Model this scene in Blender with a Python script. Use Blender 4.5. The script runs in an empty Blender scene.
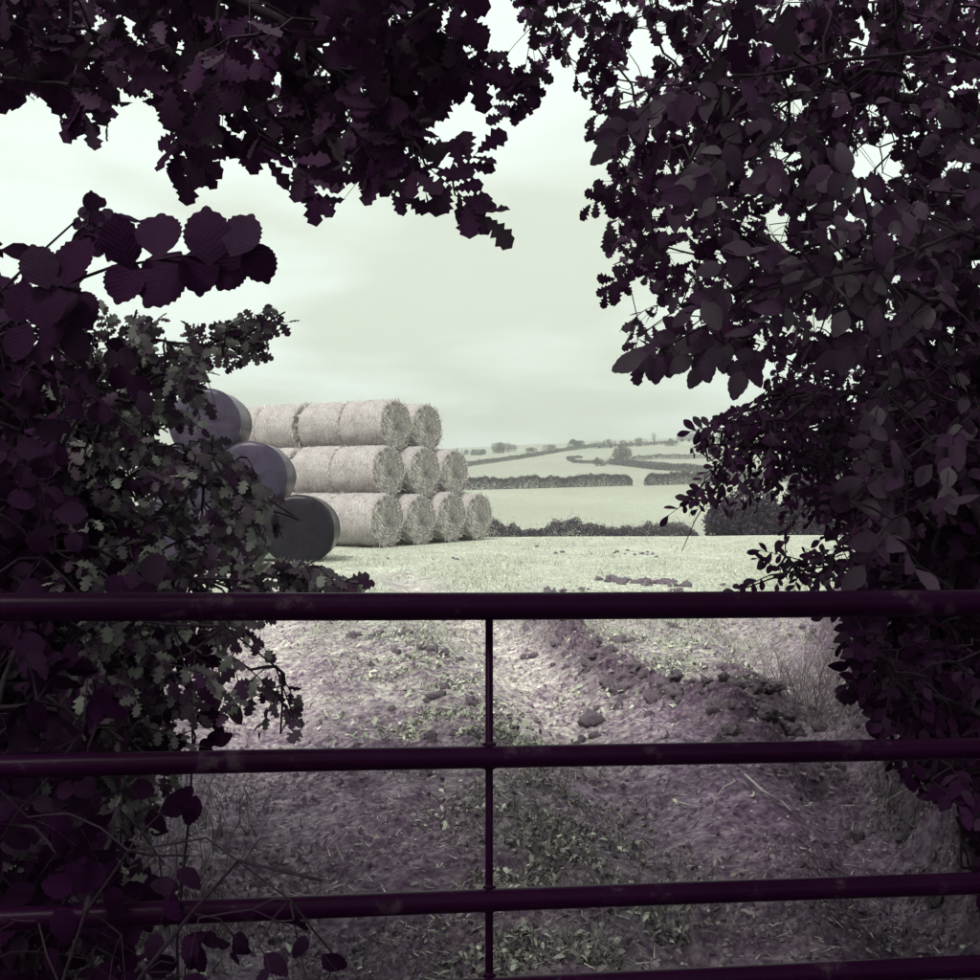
import bpy, math, random
import numpy as np

# ------------------------------------------------------------------ camera, sky, sun, exposure
SC = bpy.context.scene
COL = SC.collection
EYE = 1.38
F = 1050.0                       # focal length in pixels of the 980 px photograph
cam_d = bpy.data.cameras.new('camera')
cam_d.sensor_width = 36.0
cam_d.lens = 36.0 * F / 980.0
cam_d.clip_start = 0.05
cam_d.clip_end = 6000
cam = bpy.data.objects.new('camera', cam_d)
COL.objects.link(cam)
cam.location = (0, 0, EYE)
cam.rotation_euler = (math.radians(90), 0, 0)
SC.camera = cam

SUN_EL, SUN_AZ = math.radians(57), math.radians(-150)     # azimuth from +Y towards +X
world = bpy.data.worlds.new('World')
SC.world = world
world.use_nodes = True
wt = world.node_tree
wt.nodes.clear()
W = wt.nodes.new
L = wt.links.new
w_out = W('ShaderNodeOutputWorld'); w_bg = W('ShaderNodeBackground')
w_sky = W('ShaderNodeTexSky'); w_sky.sky_type = 'NISHITA'; w_sky.sun_disc = False
w_sky.sun_elevation = SUN_EL; w_sky.sun_rotation = SUN_AZ
w_sky.air_density = 1.0; w_sky.dust_density = 3.0
w_tc = W('ShaderNodeTexCoord'); w_sep = W('ShaderNodeSeparateXYZ')
w_abs = W('ShaderNodeMath'); w_abs.operation = 'ABSOLUTE'
w_add = W('ShaderNodeMath'); w_add.operation = 'ADD'; w_add.inputs[1].default_value = 0.16
w_div = W('ShaderNodeVectorMath'); w_div.operation = 'DIVIDE'
w_comb = W('ShaderNodeCombineXYZ')
w_n = W('ShaderNodeTexNoise'); w_n.inputs['Scale'].default_value = 0.95
w_n.inputs['Detail'].default_value = 7; w_n.inputs['Roughness'].default_value = 0.5
w_n.inputs['Distortion'].default_value = 0.25
w_ramp = W('ShaderNodeValToRGB')
w_ramp.color_ramp.elements[0].position = 0.43; w_ramp.color_ramp.elements[0].color = (0.745, 0.81, 0.665, 1)
w_ramp.color_ramp.elements[1].position = 0.58; w_ramp.color_ramp.elements[1].color = (0.95, 1.06, 0.97, 1)
w_sc = W('ShaderNodeVectorMath'); w_sc.operation = 'SCALE'; w_sc.inputs['Scale'].default_value = 5.3
w_mix = W('ShaderNodeMix'); w_mix.data_type = 'RGBA'; w_mix.inputs['Factor'].default_value = 0.93
w_bg.inputs['Strength'].default_value = 0.09
L(w_tc.outputs['Generated'], w_sep.inputs[0])
L(w_sep.outputs['Z'], w_abs.inputs[0]); L(w_abs.outputs[0], w_add.inputs[0])
for i in range(3): L(w_add.outputs[0], w_comb.inputs[i])
L(w_tc.outputs['Generated'], w_div.inputs[0]); L(w_comb.outputs[0], w_div.inputs[1])
L(w_div.outputs[0], w_n.inputs['Vector']); L(w_n.outputs['Fac'], w_ramp.inputs[0])
L(w_ramp.outputs[0], w_sc.inputs[0])
L(w_sky.outputs[0], w_mix.inputs['A']); L(w_sc.outputs[0], w_mix.inputs['B'])
L(w_mix.outputs['Result'], w_bg.inputs[0]); L(w_bg.outputs[0], w_out.inputs[0])

sun_d = bpy.data.lights.new('sun', 'SUN')
sun_d.energy = 1.5; sun_d.angle = math.radians(12); sun_d.color = (1.0, 0.97, 0.92)
sun = bpy.data.objects.new('sun', sun_d); COL.objects.link(sun)
sun.rotation_euler = (math.radians(90) - SUN_EL, 0, math.pi - SUN_AZ)

SC.view_settings.view_transform = 'Standard'
SC.view_settings.look = 'None'
SC.view_settings.gamma = 1.0
SC.view_settings.use_curve_mapping = False
SC.view_settings.exposure = 1.2

SC.render.engine = 'CYCLES'
SC.cycles.max_bounces = 5; SC.cycles.diffuse_bounces = 3; SC.cycles.use_adaptive_sampling = True; SC.cycles.adaptive_threshold = 0.02; SC.cycles.glossy_bounces = 2; SC.cycles.volume_bounces = 0
RNG = np.random.default_rng(7)
random.seed(7)

# ------------------------------------------------------------------ helpers
def unproj(px, py, y):
    return np.array([(px - 490) / F * y, y, EYE - (py - 490) / F * y])

def hash2(ix, iy, seed):
    n = (ix.astype(np.int64) * 374761393 + iy.astype(np.int64) * 668265263 + seed * 974634777) & 0x7fffffff
    n = ((n ^ (n >> 13)) * 1274126177) & 0x7fffffff
    n = ((n ^ (n >> 16)) * 2246822519) & 0x7fffffff
    return (n & 0xffffff) / float(0xffffff)

def vnoise(x, y, seed=0):
    ix = np.floor(x); iy = np.floor(y)
    fx = x - ix; fy = y - iy
    fx = fx * fx * fx * (fx * (fx * 6 - 15) + 10); fy = fy * fy * fy * (fy * (fy * 6 - 15) + 10)
    a = hash2(ix, iy, seed); b = hash2(ix + 1, iy, seed)
    c = hash2(ix, iy + 1, seed); d = hash2(ix + 1, iy + 1, seed)
    return (a + (b - a) * fx) * (1 - fy) + (c + (d - c) * fx) * fy

def fbm(x, y, oct=4, seed=0):
    s = 0; a = 0.5; t = 0
    for o in range(oct):
        s = s + a * vnoise(x * 2 ** o + 17.3 * o, y * 2 ** o - 9.1 * o, seed + o); t += a; a *= 0.5
    return s / t

def sstep(a, b, x):
    t = np.clip((x - a) / (b - a), 0, 1)
    return t * t * (3 - 2 * t)

def in_poly(px, py, poly):
    px = np.asarray(px, float); py = np.asarray(py, float)
    inside = np.zeros(px.shape, bool)
    n = len(poly)
    for i in range(n):
        x1, y1 = poly[i]; x2, y2 = poly[(i + 1) % n]
        if y1 == y2: continue
        c = ((y1 > py) != (y2 > py)) & (px < (x2 - x1) * (py - y1) / (y2 - y1) + x1)
        inside ^= c
    return inside

def mesh_np(name, V, faces_list, mat=None, uv=None, smooth=False, cols=None):
    """V (n,3); faces_list: list of (m,k) int arrays."""
    me = bpy.data.meshes.new(name)
    V = np.asarray(V, np.float32)
    me.vertices.add(len(V)); me.vertices.foreach_set('co', V.ravel())
    loops = np.concatenate([f.ravel() for f in faces_list]).astype(np.int32)
    tot = np.concatenate([np.full(len(f), f.shape[1], np.int32) for f in faces_list])
    start = np.concatenate([[0], np.cumsum(tot)[:-1]]).astype(np.int32)
    me.loops.add(len(loops)); me.loops.foreach_set('vertex_index', loops)
    me.polygons.add(len(tot)); me.polygons.foreach_set('loop_start', start)
    try: me.polygons.foreach_set('loop_total', tot)
    except Exception: pass
    if smooth: me.polygons.foreach_set('use_smooth', np.ones(len(tot), bool))
    if uv is not None:
        l = me.uv_layers.new(name='uv'); l.data.foreach_set('uv', np.asarray(uv, np.float32)[loops].ravel())
    if cols is not None:
        a = me.color_attributes.new('tint', 'FLOAT_COLOR', 'POINT')
        a.data.foreach_set('color', np.asarray(cols, np.float32).ravel())
    me.update(calc_edges=True)
    if mat: me.materials.append(mat)
    return me

def obj(name, me, parent=None, loc=(0, 0, 0), rot=(0, 0, 0)):
    o = bpy.data.objects.new(name, me)
    COL.objects.link(o)
    o.location = loc; o.rotation_euler = rot
    if parent: o.parent = parent
    return o

def tag(o, label=None, cat=None, group=None, kind=None):
    if label: o['label'] = label
    if cat: o['category'] = cat
    if group: o['group'] = group
    if kind: o['kind'] = kind
    return o

def thing(name, label, cat, loc=(0, 0, 0), rotz=0, group=None):
    o = obj(name, None, None, loc, (0, 0, rotz))
    return tag(o, label, cat, group)

def tubes_mesh(paths, sides=5, mat=None, name='tube', caps=True):
    """paths: list of (points (n,3), radii (n,)) joined in one mesh."""
    VV = []; QQ = []; TT = []; off = 0
    ang = np.arange(sides) * 2 * math.pi / sides
    for P, R in paths:
        P = np.asarray(P, float); n = len(P)
        R = np.asarray(R, float) * np.ones(n)
        T = np.gradient(P, axis=0); T /= np.linalg.norm(T, axis=1)[:, None] + 1e-9
        up = np.array([0, 0, 1.0]) if abs(T[0, 2]) < 0.9 else np.array([1.0, 0, 0])
        A = np.cross(T, up); A /= np.linalg.norm(A, axis=1)[:, None] + 1e-9
        B = np.cross(A, T)
        ring = P[:, None, :] + R[:, None, None] * (np.cos(ang)[None, :, None] * A[:, None, :] + np.sin(ang)[None, :, None] * B[:, None, :])
        VV.append(ring.reshape(-1, 3))
        i = np.arange(n - 1)[:, None] * sides; j = np.arange(sides)[None, :]; j2 = (j + 1) % sides
        q = np.stack([i + j, i + j2, i + sides + j2, i + sides + j], -1).reshape(-1, 4) + off
        QQ.append(q)
        if caps:
            c = np.arange(1, sides - 1)
            TT.append(np.stack([np.zeros_like(c), c + 1, c], -1) + off)
            TT.append(np.stack([np.zeros_like(c), c, c + 1], -1) + off + (n - 1) * sides)
        off += n * sides
    fl = [np.concatenate(QQ)]
    if caps: fl.append(np.concatenate(TT))
    return mesh_np(name, np.concatenate(VV), fl, mat, smooth=True)

# ------------------------------------------------------------------ materials
def new_mat(name):
    m = bpy.data.materials.new(name); m.use_nodes = True
    nt = m.node_tree
    return m, nt, nt.nodes['Principled BSDF']

def noise(nt, scale, detail=4, rough=0.55, vec=None):
    n = nt.nodes.new('ShaderNodeTexNoise')
    n.inputs['Scale'].default_value = scale; n.inputs['Detail'].default_value = detail
    n.inputs['Roughness'].default_value = rough
    if vec: nt.links.new(vec, n.inputs['Vector'])
    return n

def ramp(nt, fac, stops):
    r = nt.nodes.new('ShaderNodeValToRGB')
    el = r.color_ramp.elements
    while len(el) < len(stops): el.new(0.5)
    for e, (p, c) in zip(el, stops): e.position = p; e.color = (*c, 1)
    nt.links.new(fac, r.inputs[0])
    return r

def bump(nt, b, h, strength=0.5, dist=0.01):
    n = nt.nodes.new('ShaderNodeBump'); n.inputs['Strength'].default_value = strength
    n.inputs['Distance'].default_value = dist
    nt.links.new(h, n.inputs['Height']); nt.links.new(n.outputs[0], b.inputs['Normal'])
    return n

def leaf_mat(name, dark, light, rough=0.5, veins=True, spec=0.35, trans=0.0, share=0.55):
    m, nt, b = new_mat(name)
    g = nt.nodes.new('ShaderNodeNewGeometry'); oi = nt.nodes.new('ShaderNodeObjectInfo')
    a = nt.nodes.new('ShaderNodeMath'); a.operation = 'ADD'
    fr = nt.nodes.new('ShaderNodeMath'); fr.operation = 'FRACT'
    nt.links.new(g.outputs['Random Per Island'], a.inputs[0]); nt.links.new(oi.outputs['Random'], a.inputs[1])
    nt.links.new(a.outputs[0], fr.inputs[0])
    mid = tuple((x * 0.6 + y * 0.4) for x, y in zip(dark, light))
    r = ramp(nt, fr.outputs[0], [(0.0, dark), (share, tuple(x * 0.8 + y * 0.2 for x, y in zip(dark, light))), (0.5 + share * 0.6, mid), (1.0, light)])
    colout = r.outputs[0]
    if veins:
        uv = nt.nodes.new('ShaderNodeUVMap'); sp = nt.nodes.new('ShaderNodeSeparateXYZ')
        nt.links.new(uv.outputs[0], sp.inputs[0])
        ab = nt.nodes.new('ShaderNodeMath'); ab.operation = 'ABSOLUTE'
        nt.links.new(sp.outputs['X'], ab.inputs[0])
        ml = nt.nodes.new('ShaderNodeMath'); ml.operation = 'MULTIPLY_ADD'
        ml.inputs[1].default_value = -0.9; nt.links.new(ab.outputs[0], ml.inputs[0]); nt.links.new(sp.outputs['Y'], ml.inputs[2])
        m2 = nt.nodes.new('ShaderNodeMath'); m2.operation = 'MULTIPLY'; m2.inputs[1].default_value = 8.0
        nt.links.new(ml.outputs[0], m2.inputs[0])
        pp = nt.nodes.new('ShaderNodeMath'); pp.operation = 'PINGPONG'; pp.inputs[1].default_value = 0.5
        nt.links.new(m2.outputs[0], pp.inputs[0])
        lt = nt.nodes.new('ShaderNodeMath'); lt.operation = 'LESS_THAN'; lt.inputs[1].default_value = 0.06
        nt.links.new(pp.outputs[0], lt.inputs[0])
        l2 = nt.nodes.new('ShaderNodeMath'); l2.operation = 'LESS_THAN'; l2.inputs[1].default_value = 0.014
        nt.links.new(ab.outputs[0], l2.inputs[0])
        mx = nt.nodes.new('ShaderNodeMath'); mx.operation = 'MAXIMUM'
        nt.links.new(lt.outputs[0], mx.inputs[0]); nt.links.new(l2.outputs[0], mx.inputs[1])
        sc = nt.nodes.new('ShaderNodeMath'); sc.operation = 'MULTIPLY'; sc.inputs[1].default_value = 0.09
        nt.links.new(mx.outputs[0], sc.inputs[0])
        mixn = nt.nodes.new('ShaderNodeMix'); mixn.data_type = 'RGBA'
        nt.links.new(sc.outputs[0], mixn.inputs['Factor']); nt.links.new(colout, mixn.inputs['A'])
        mixn.inputs['B'].default_value = (*[min(1, c * 1.9) for c in light], 1)
        colout = mixn.outputs['Result']
        bump(nt, b, pp.outputs[0], 0.25, 0.003)
    nt.links.new(colout, b.inputs['Base Color'])
    b.inputs['Roughness'].default_value = rough
    b.inputs['Specular IOR Level'].default_value = spec
    if trans > 0:
        tr = nt.nodes.new('ShaderNodeBsdfTranslucent'); nt.links.new(colout, tr.inputs[0])
        ms = nt.nodes.new('ShaderNodeMixShader'); ms.inputs[0].default_value = trans
        out = nt.nodes['Material Output']
        nt.links.new(b.outputs[0], ms.inputs[1]); nt.links.new(tr.outputs[0], ms.inputs[2])
        nt.links.new(ms.outputs[0], out.inputs[0])
    return m

M = {}
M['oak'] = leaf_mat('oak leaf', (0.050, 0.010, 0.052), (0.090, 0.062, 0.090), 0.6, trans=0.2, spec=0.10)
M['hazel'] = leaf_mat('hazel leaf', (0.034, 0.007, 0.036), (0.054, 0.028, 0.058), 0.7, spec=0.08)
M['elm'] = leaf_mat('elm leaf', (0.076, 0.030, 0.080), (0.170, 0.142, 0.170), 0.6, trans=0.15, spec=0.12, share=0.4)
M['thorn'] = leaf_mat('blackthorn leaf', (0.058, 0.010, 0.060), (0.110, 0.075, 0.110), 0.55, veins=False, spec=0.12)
M['haw'] = leaf_mat('hawthorn leaf', (0.052, 0.014, 0.055), (0.38, 0.41, 0.35), 0.5, veins=False, trans=0.15, spec=0.15)  # daylight painted in as pale leaves; the silhouetted plants stay dark
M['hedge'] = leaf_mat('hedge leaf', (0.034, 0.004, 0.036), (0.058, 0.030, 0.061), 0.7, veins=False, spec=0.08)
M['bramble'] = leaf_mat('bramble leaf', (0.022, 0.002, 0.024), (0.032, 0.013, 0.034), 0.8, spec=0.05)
M['undergrowth'] = leaf_mat('shaded bank weed leaf', (0.060, 0.024, 0.064), (0.20, 0.18, 0.19), 0.7, veins=False, spec=0.1)  # dimmer copy of the weed colour, the bank's shade painted in
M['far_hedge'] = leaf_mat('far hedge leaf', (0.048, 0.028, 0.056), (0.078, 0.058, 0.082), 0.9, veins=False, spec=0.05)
M['far_tree'] = leaf_mat('far tree leaf', (0.10, 0.09, 0.105), (0.16, 0.155, 0.15), 0.9, veins=False, spec=0.05)
M['grass'] = leaf_mat('grass blade', (0.30, 0.33, 0.25), (0.66, 0.70, 0.56), 0.7, veins=False, spec=0.2)
M['grass_shade'] = leaf_mat('shaded coarse grass blade', (0.15, 0.125, 0.14), (0.46, 0.455, 0.40), 0.7, veins=False, spec=0.2)  # shaded copy of the grass, the darkness put into its colour
M['weed'] = leaf_mat('weed leaf', (0.17, 0.14, 0.16), (0.80, 0.84, 0.70), 0.6, veins=False)
M['litter'] = leaf_mat('dead leaf', (0.12, 0.09, 0.12), (0.70, 0.68, 0.62), 0.8, veins=False)

def bark_mat():
    m, nt, b = new_mat('bark')
    tc = nt.nodes.new('ShaderNodeTexCoord')
    n = noise(nt, 30, 6, 0.6, tc.outputs['Object'])
    r = ramp(nt, n.outputs[0], [(0.3, (0.016, 0.003, 0.017)), (0.7, (0.042, 0.022, 0.042))])
    nt.links.new(r.outputs[0], b.inputs['Base Color']); b.inputs['Roughness'].default_value = 0.85
    bump(nt, b, n.outputs[0], 0.6, 0.01)
    return m
M['bark'] = bark_mat()

def gate_mat():
    m, nt, b = new_mat('dark weathered galvanised steel')
    tc = nt.nodes.new('ShaderNodeTexCoord')
    n = noise(nt, 9, 8, 0.7, tc.outputs['Object'])
    r = ramp(nt, n.outputs[0], [(0.35, (0.017, 0.0006, 0.017)), (0.58, (0.021, 0.0014, 0.021)), (0.66, (0.060, 0.036, 0.056)), (0.74, (0.018, 0.001, 0.019))])
    nt.links.new(r.outputs[0], b.inputs['Base Color'])
    b.inputs['Roughness'].default_value = 0.36; b.inputs['Specular IOR Level'].default_value = 0.07
    n2 = noise(nt, 160, 3, 0.6, tc.outputs['Object'])
    bump(nt, b, n2.outputs[0], 0.15, 0.002)
    return m
M['gate'] = gate_mat()

def ground_mat():
    m, nt, b = new_mat('field soil and stubble')
    at = nt.nodes.new('ShaderNodeVertexColor'); at.layer_name = 'tint'
    tc = nt.nodes.new('ShaderNodeTexCoord')
    n1 = noise(nt, 14, 10, 0.72, tc.outputs['Object'])
    n2 = noise(nt, 2.3, 6, 0.6, tc.outputs['Object'])
    vo = nt.nodes.new('ShaderNodeTexVoronoi'); vo.inputs['Scale'].default_value = 34.0; vo.inputs['Randomness'].default_value = 1.0
    nw = noise(nt, 9, 3, 0.6, tc.outputs['Object'])
    ad = nt.nodes.new('ShaderNodeMix'); ad.data_type = 'VECTOR'; ad.inputs['Factor'].default_value = 0.03
    nt.links.new(tc.outputs['Object'], ad.inputs['A']); nt.links.new(nw.outputs['Color'], ad.inputs['B'])
    nt.links.new(ad.outputs['Result'], vo.inputs['Vector'])
    iv = nt.nodes.new('ShaderNodeMath'); iv.operation = 'MULTIPLY_ADD'; iv.inputs[1].default_value = -0.27; iv.inputs[2].default_value = 0.12
    nt.links.new(vo.outputs['Distance'], iv.inputs[0])
    gr = nt.nodes.new('ShaderNodeMath'); gr.operation = 'ADD'
    nt.links.new(n1.outputs[0], gr.inputs[0]); nt.links.new(iv.outputs[0], gr.inputs[1])
    r1 = ramp(nt, gr.outputs[0], [(0.34, (0.42, 0.31, 0.45)), (0.5, (0.88, 0.85, 0.89)), (0.66, (1.5, 1.53, 1.45))])
    r2 = ramp(nt, n2.outputs[0], [(0.3, (0.8, 0.78, 0.8)), (0.7, (1.15, 1.16, 1.14))])
    mu = nt.nodes.new('ShaderNodeMix'); mu.data_type = 'RGBA'; mu.blend_type = 'MULTIPLY'; mu.inputs['Factor'].default_value = 1
    mv = nt.nodes.new('ShaderNodeMix'); mv.data_type = 'RGBA'; mv.blend_type = 'MULTIPLY'; mv.inputs['Factor'].default_value = 1
    nt.links.new(at.outputs[0], mu.inputs['A']); nt.links.new(r1.outputs[0], mu.inputs['B'])
    nt.links.new(mu.outputs['Result'], mv.inputs['A']); nt.links.new(r2.outputs[0], mv.inputs['B'])
    nt.links.new(mv.outputs['Result'], b.inputs['Base Color'])
    b.inputs['Roughness'].default_value = 0.9; b.inputs['Specular IOR Level'].default_value = 0.15
    bump(nt, b, gr.outputs[0], 0.9, 0.025)
    return m
M['ground'] = ground_mat()

def clod_mat():
    m, nt, b = new_mat('wet earth clod')
    tc = nt.nodes.new('ShaderNodeTexCoord')
    n = noise(nt, 18, 6, 0.65, tc.outputs['Object'])
    r = ramp(nt, n.outputs[0], [(0.36, (0.050, 0.026, 0.054)), (0.52, (0.20, 0.155, 0.195)), (0.68, (0.40, 0.37, 0.38))])
    nt.links.new(r.outputs[0], b.inputs['Base Color']); b.inputs['Roughness'].default_value = 0.85
    bump(nt, b, n.outputs[0], 0.8, 0.02)
    return m
M['clod'] = clod_mat()

def straw_mat():
    m, nt, b = new_mat('straw strand')
    g = nt.nodes.new('ShaderNodeNewGeometry')
    r = ramp(nt, g.outputs['Random Per Island'], [(0.0, (0.09, 0.04, 0.085)), (0.28, (0.34, 0.27, 0.33)), (0.6, (0.72, 0.69, 0.62)), (1.0, (0.88, 0.86, 0.76))])
    nt.links.new(r.outputs[0], b.inputs['Base Color']); b.inputs['Roughness'].default_value = 0.7
    return m
M['straw'] = straw_mat()

def bale_mat():
    m, nt, b = new_mat('rolled straw')
    tc = nt.nodes.new('ShaderNodeTexCoord'); mp = nt.nodes.new('ShaderNodeMapping')
    mp.inputs['Scale'].default_value = (26, 7, 7)
    nt.links.new(tc.outputs['Object'], mp.inputs[0])
    n = noise(nt, 2.4, 10, 0.82, mp.outputs[0])
    n0 = noise(nt, 1.8, 4, 0.6, tc.outputs['Object'])
    r = ramp(nt, n.outputs[0], [(0.37, (0.16, 0.11, 0.15)), (0.46, (0.48, 0.43, 0.445)), (0.64, (0.76, 0.74, 0.68))])
    r0 = ramp(nt, n0.outputs[0], [(0.3, (0.78, 0.75, 0.78)), (0.7, (1.1, 1.1, 1.08))])
    mu = nt.nodes.new('ShaderNodeMix'); mu.data_type = 'RGBA'; mu.blend_type = 'MULTIPLY'; mu.inputs['Factor'].default_value = 1
    nt.links.new(r.outputs[0], mu.inputs['A']); nt.links.new(r0.outputs[0], mu.inputs['B'])
    nt.links.new(mu.outputs['Result'], b.inputs['Base Color']); b.inputs['Roughness'].default_value = 0.85
    bump(nt, b, n.outputs[0], 1.0, 0.05)
    return m
M['bale'] = bale_mat()

def wrap_mat(name='stretch film wrap', k=1.0):
    m, nt, b = new_mat(name)
    oi = nt.nodes.new('ShaderNodeObjectInfo'); tc = nt.nodes.new('ShaderNodeTexCoord')
    n = noise(nt, 3.0, 5, 0.6, tc.outputs['Object'])
    r = ramp(nt, n.outputs[0], [(0.3, (0.026 * k, 0.015 * k, 0.038 * k)), (0.7, (0.058 * k, 0.044 * k, 0.076 * k))])
    nt.links.new(r.outputs[0], b.inputs['Base Color'])
    b.inputs['Roughness'].default_value = 0.26; b.inputs['Specular IOR Level'].default_value = 0.22
    mp = nt.nodes.new('ShaderNodeMapping'); mp.inputs['Scale'].default_value = (1.0, 2.2, 0.3); nt.links.new(tc.outputs['Object'], mp.inputs[0])
    n2 = noise(nt, 7.0, 6, 0.65, mp.outputs[0])
    bump(nt, b, n2.outputs[0], 0.6, 0.03)
    return m
M['wrap'] = wrap_mat()
M['wrap_black'] = wrap_mat('black stretch film wrap', 0.28)

def plain(name, col, rough=0.7):
    m, nt, b = new_mat(name)
    tc = nt.nodes.new('ShaderNodeTexCoord'); n = noise(nt, 6, 5, 0.6, tc.outputs['Object'])
    r = ramp(nt, n.outputs[0], [(0.3, tuple(c * 0.75 for c in col)), (0.7, tuple(min(1, c * 1.2) for c in col))])
    nt.links.new(r.outputs[0], b.inputs['Base Color']); b.inputs['Roughness'].default_value = rough
    return m
M['post'] = plain('weathered post wood', (0.06, 0.045, 0.06))
M['stick'] = plain('dry stick', (0.42, 0.38, 0.38))
M['render'] = plain('pale farmhouse render', (0.6, 0.62, 0.56))
M['slate'] = plain('slate roof', (0.16, 0.15, 0.17))
M['pane'] = plain('dark window glass', (0.05, 0.05, 0.06), 0.2)

# ------------------------------------------------------------------ ground
def polydist(x, y, pts):
    d = np.full(np.shape(x), 1e9)
    for (x1, y1), (x2, y2) in zip(pts[:-1], pts[1:]):
        vx, vy = x2 - x1, y2 - y1
        t = np.clip(((x - x1) * vx + (y - y1) * vy) / (vx * vx + vy * vy), 0, 1)
        d = np.minimum(d, np.hypot(x - x1 - t * vx, y - y1 - t * vy))
    return d

TRACK_L = [(-0.55, 0), (-0.5, 2.9), (-1.0, 4.4), (-1.45, 6.5), (-2.0, 9.6), (-3.0, 14), (-3.6, 19)]
TRACK_R = [(0.75, 0), (0.72, 3.2), (0.66, 4.6), (0.42, 7.0), (0.05, 9.8), (-0.9, 14), (-1.6, 18)]
STRIP = [(0.28, 1), (0.32, 3.0), (0.25, 4.3), (-0.25, 6.2), (-0.75, 9.2), (-1.6, 14)]
RIDGE = [(1.62, 5.4), (1.38, 6.5), (0.95, 7.3), (0.72, 9.2), (0.5, 11.5)]
RIDGE2 = [(1.35, 6.6), (1.8, 6.9), (1.95, 8.0)]
RUT = [(1.30, 3.0), (1.62, 4.8), (1.85, 6.2), (2.3, 8.6), (2.6, 11)]
BANK = [(1.38, 1.0), (1.55, 3.5), (1.90, 4.8), (2.15, 6.2), (2.85, 9.0), (3.3, 11), (3.5, 13)]

def bank_x(y): return np.interp(y, [p[1] for p in BANK], [p[0] for p in BANK])

def height(x, y):
    x = np.asarray(x, float); y = np.asarray(y, float)
    near = 1 - sstep(14, 24, y)
    z = 0.05 * (fbm(x * 0.35, y * 0.35, 3, 3) - 0.5)
    z = z + near * 0.05 * (fbm(x * 1.3, y * 1.3, 3, 11) - 0.5)
    rough = near * np.clip(1 - sstep(7, 14, y), 0.15, 1)
    rough = rough * (1 - 0.6 * np.maximum(np.exp(-(polydist(x, y, TRACK_L) / 0.34) ** 4), np.exp(-(polydist(x, y, TRACK_R) / 0.30) ** 4)))
    z = z + rough * (0.10 * (fbm(x * 4.5, y * 4.5, 4, 21) - 0.5) + 0.07 * np.abs(fbm(x * 9, y * 7, 3, 27) - 0.5))
    dl = polydist(x, y, TRACK_L); dr = polydist(x, y, TRACK_R); dru = polydist(x, y, RUT)
    z = z - near * (0.10 * np.exp(-(dl / 0.36) ** 2) + 0.12 * np.exp(-(dr / 0.30) ** 2) + 0.20 * np.exp(-(dru / 0.24) ** 2))
    z = z + near * 0.05 * np.exp(-(polydist(x, y, STRIP) / 0.25) ** 2)
    rd = np.minimum(polydist(x, y, RIDGE), polydist(x, y, RIDGE2))
    lump = fbm(x * 5, y * 5, 4, 31)
    lump2 = np.abs(fbm(x * 9, y * 9, 3, 35) - 0.5) * 2
    brk = 0.25 + 0.75 * sstep(0.38, 0.58, fbm(x * 1.5 + 4, y * 1.5, 2, 37))
    z = z + brk * 0.20 * np.exp(-(rd / 0.22) ** 2) * (0.05 + 2.0 * np.clip(lump - 0.28, 0, 1)) + 0.10 * np.exp(-(rd / 0.26) ** 2) * (1 - lump2) ** 2
    # tyre cleat relief across the tracks
    s = 0.020 * near * (np.exp(-(dl / 0.25) ** 2) + np.exp(-(dr / 0.22) ** 2))
    z = z + s * np.sin(y * 34 + np.abs(x) * 18) * sstep(0.35, 0.6, fbm(x * 1.7, y * 1.7, 2, 5))
    # banks on both sides of the gateway
    bx = bank_x(y)
    sw = 0.13 + 0.1 * (fbm(x * 0 + 3, y * 2.2, 3, 41) - 0.5)
    bk = sstep(0, sw * 2.2, x - bx + 0.25 * (fbm(x * 3, y * 3.2, 3, 43) - 0.5))
    z = z + (0.55 * bk + 0.15 * sstep(0.3, 2, x - bx)) * (1 - sstep(9, 13.5, y))
    lb = sstep(0.0, 0.9, -1.25 - x - 0.22 * np.clip(y - 2, 0, 9))
    z = z + 0.22 * lb * (1 - sstep(7, 11, y))
    # the field tips over its brow, falls into the valley and climbs the far hillside
    brow = 31 + 0.11 * np.clip(x, -40, 60)
    zf = np.interp(y, [0, 62, 180, 230, 300, 380, 470, 560, 620, 700, 1500], [0, -2.8, 1.9, 4.1, 7.8, 12.8, 18.8, 24.6, 27.2, 27.6, 22])
    zf = zf + (sstep(120, 400, y)) * (0.035 * np.clip(x, -120, 160) + 2.0 * (fbm(x / 160, y / 160, 2, 51) - 0.5))
    zf = zf + sstep(70, 180, y) * np.clip(x - 5, -40, 60) * 0.018
    t = sstep(0, 26, y - brow)
    zf_near = -0.09 * np.clip(y - brow, 0, 32)
    far = sstep(55, 75, y)
    z = z * (1 - sstep(24, 40, y))
    return z + np.where(y > brow, zf_near * (1 - far) + zf * far, 0.0)

def axis(fine_lo, fine_hi, step, lo, hi, g):
    a = list(np.arange(fine_lo, fine_hi, step))
    s = step; v = a[-1]
    while v < hi: s = s * g; v += s; a.append(v)
    s = step; v = a[0]; b = []
    while v > lo: s = s * g; v -= s; b.append(v)
    return np.array(b[::-1] + a)

xs = axis(-3.2, 3.2, 0.027, -900, 900, 1.085)
ya = axis(2.4, 8.5, 0.027, -300, 9, 1.10)
ya = ya[ya < 8.5]
yb = [8.5]; s = 0.027
while yb[-1] < 880:
    s = max(s, min(s * 1.03, yb[-1] * 0.02)); s = min(s * 1.03, yb[-1] * 0.024); yb.append(yb[-1] + s)
ys = np.concatenate([ya, yb])
GX, GY = np.meshgrid(xs, ys)
GZ = height(GX, GY)

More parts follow.
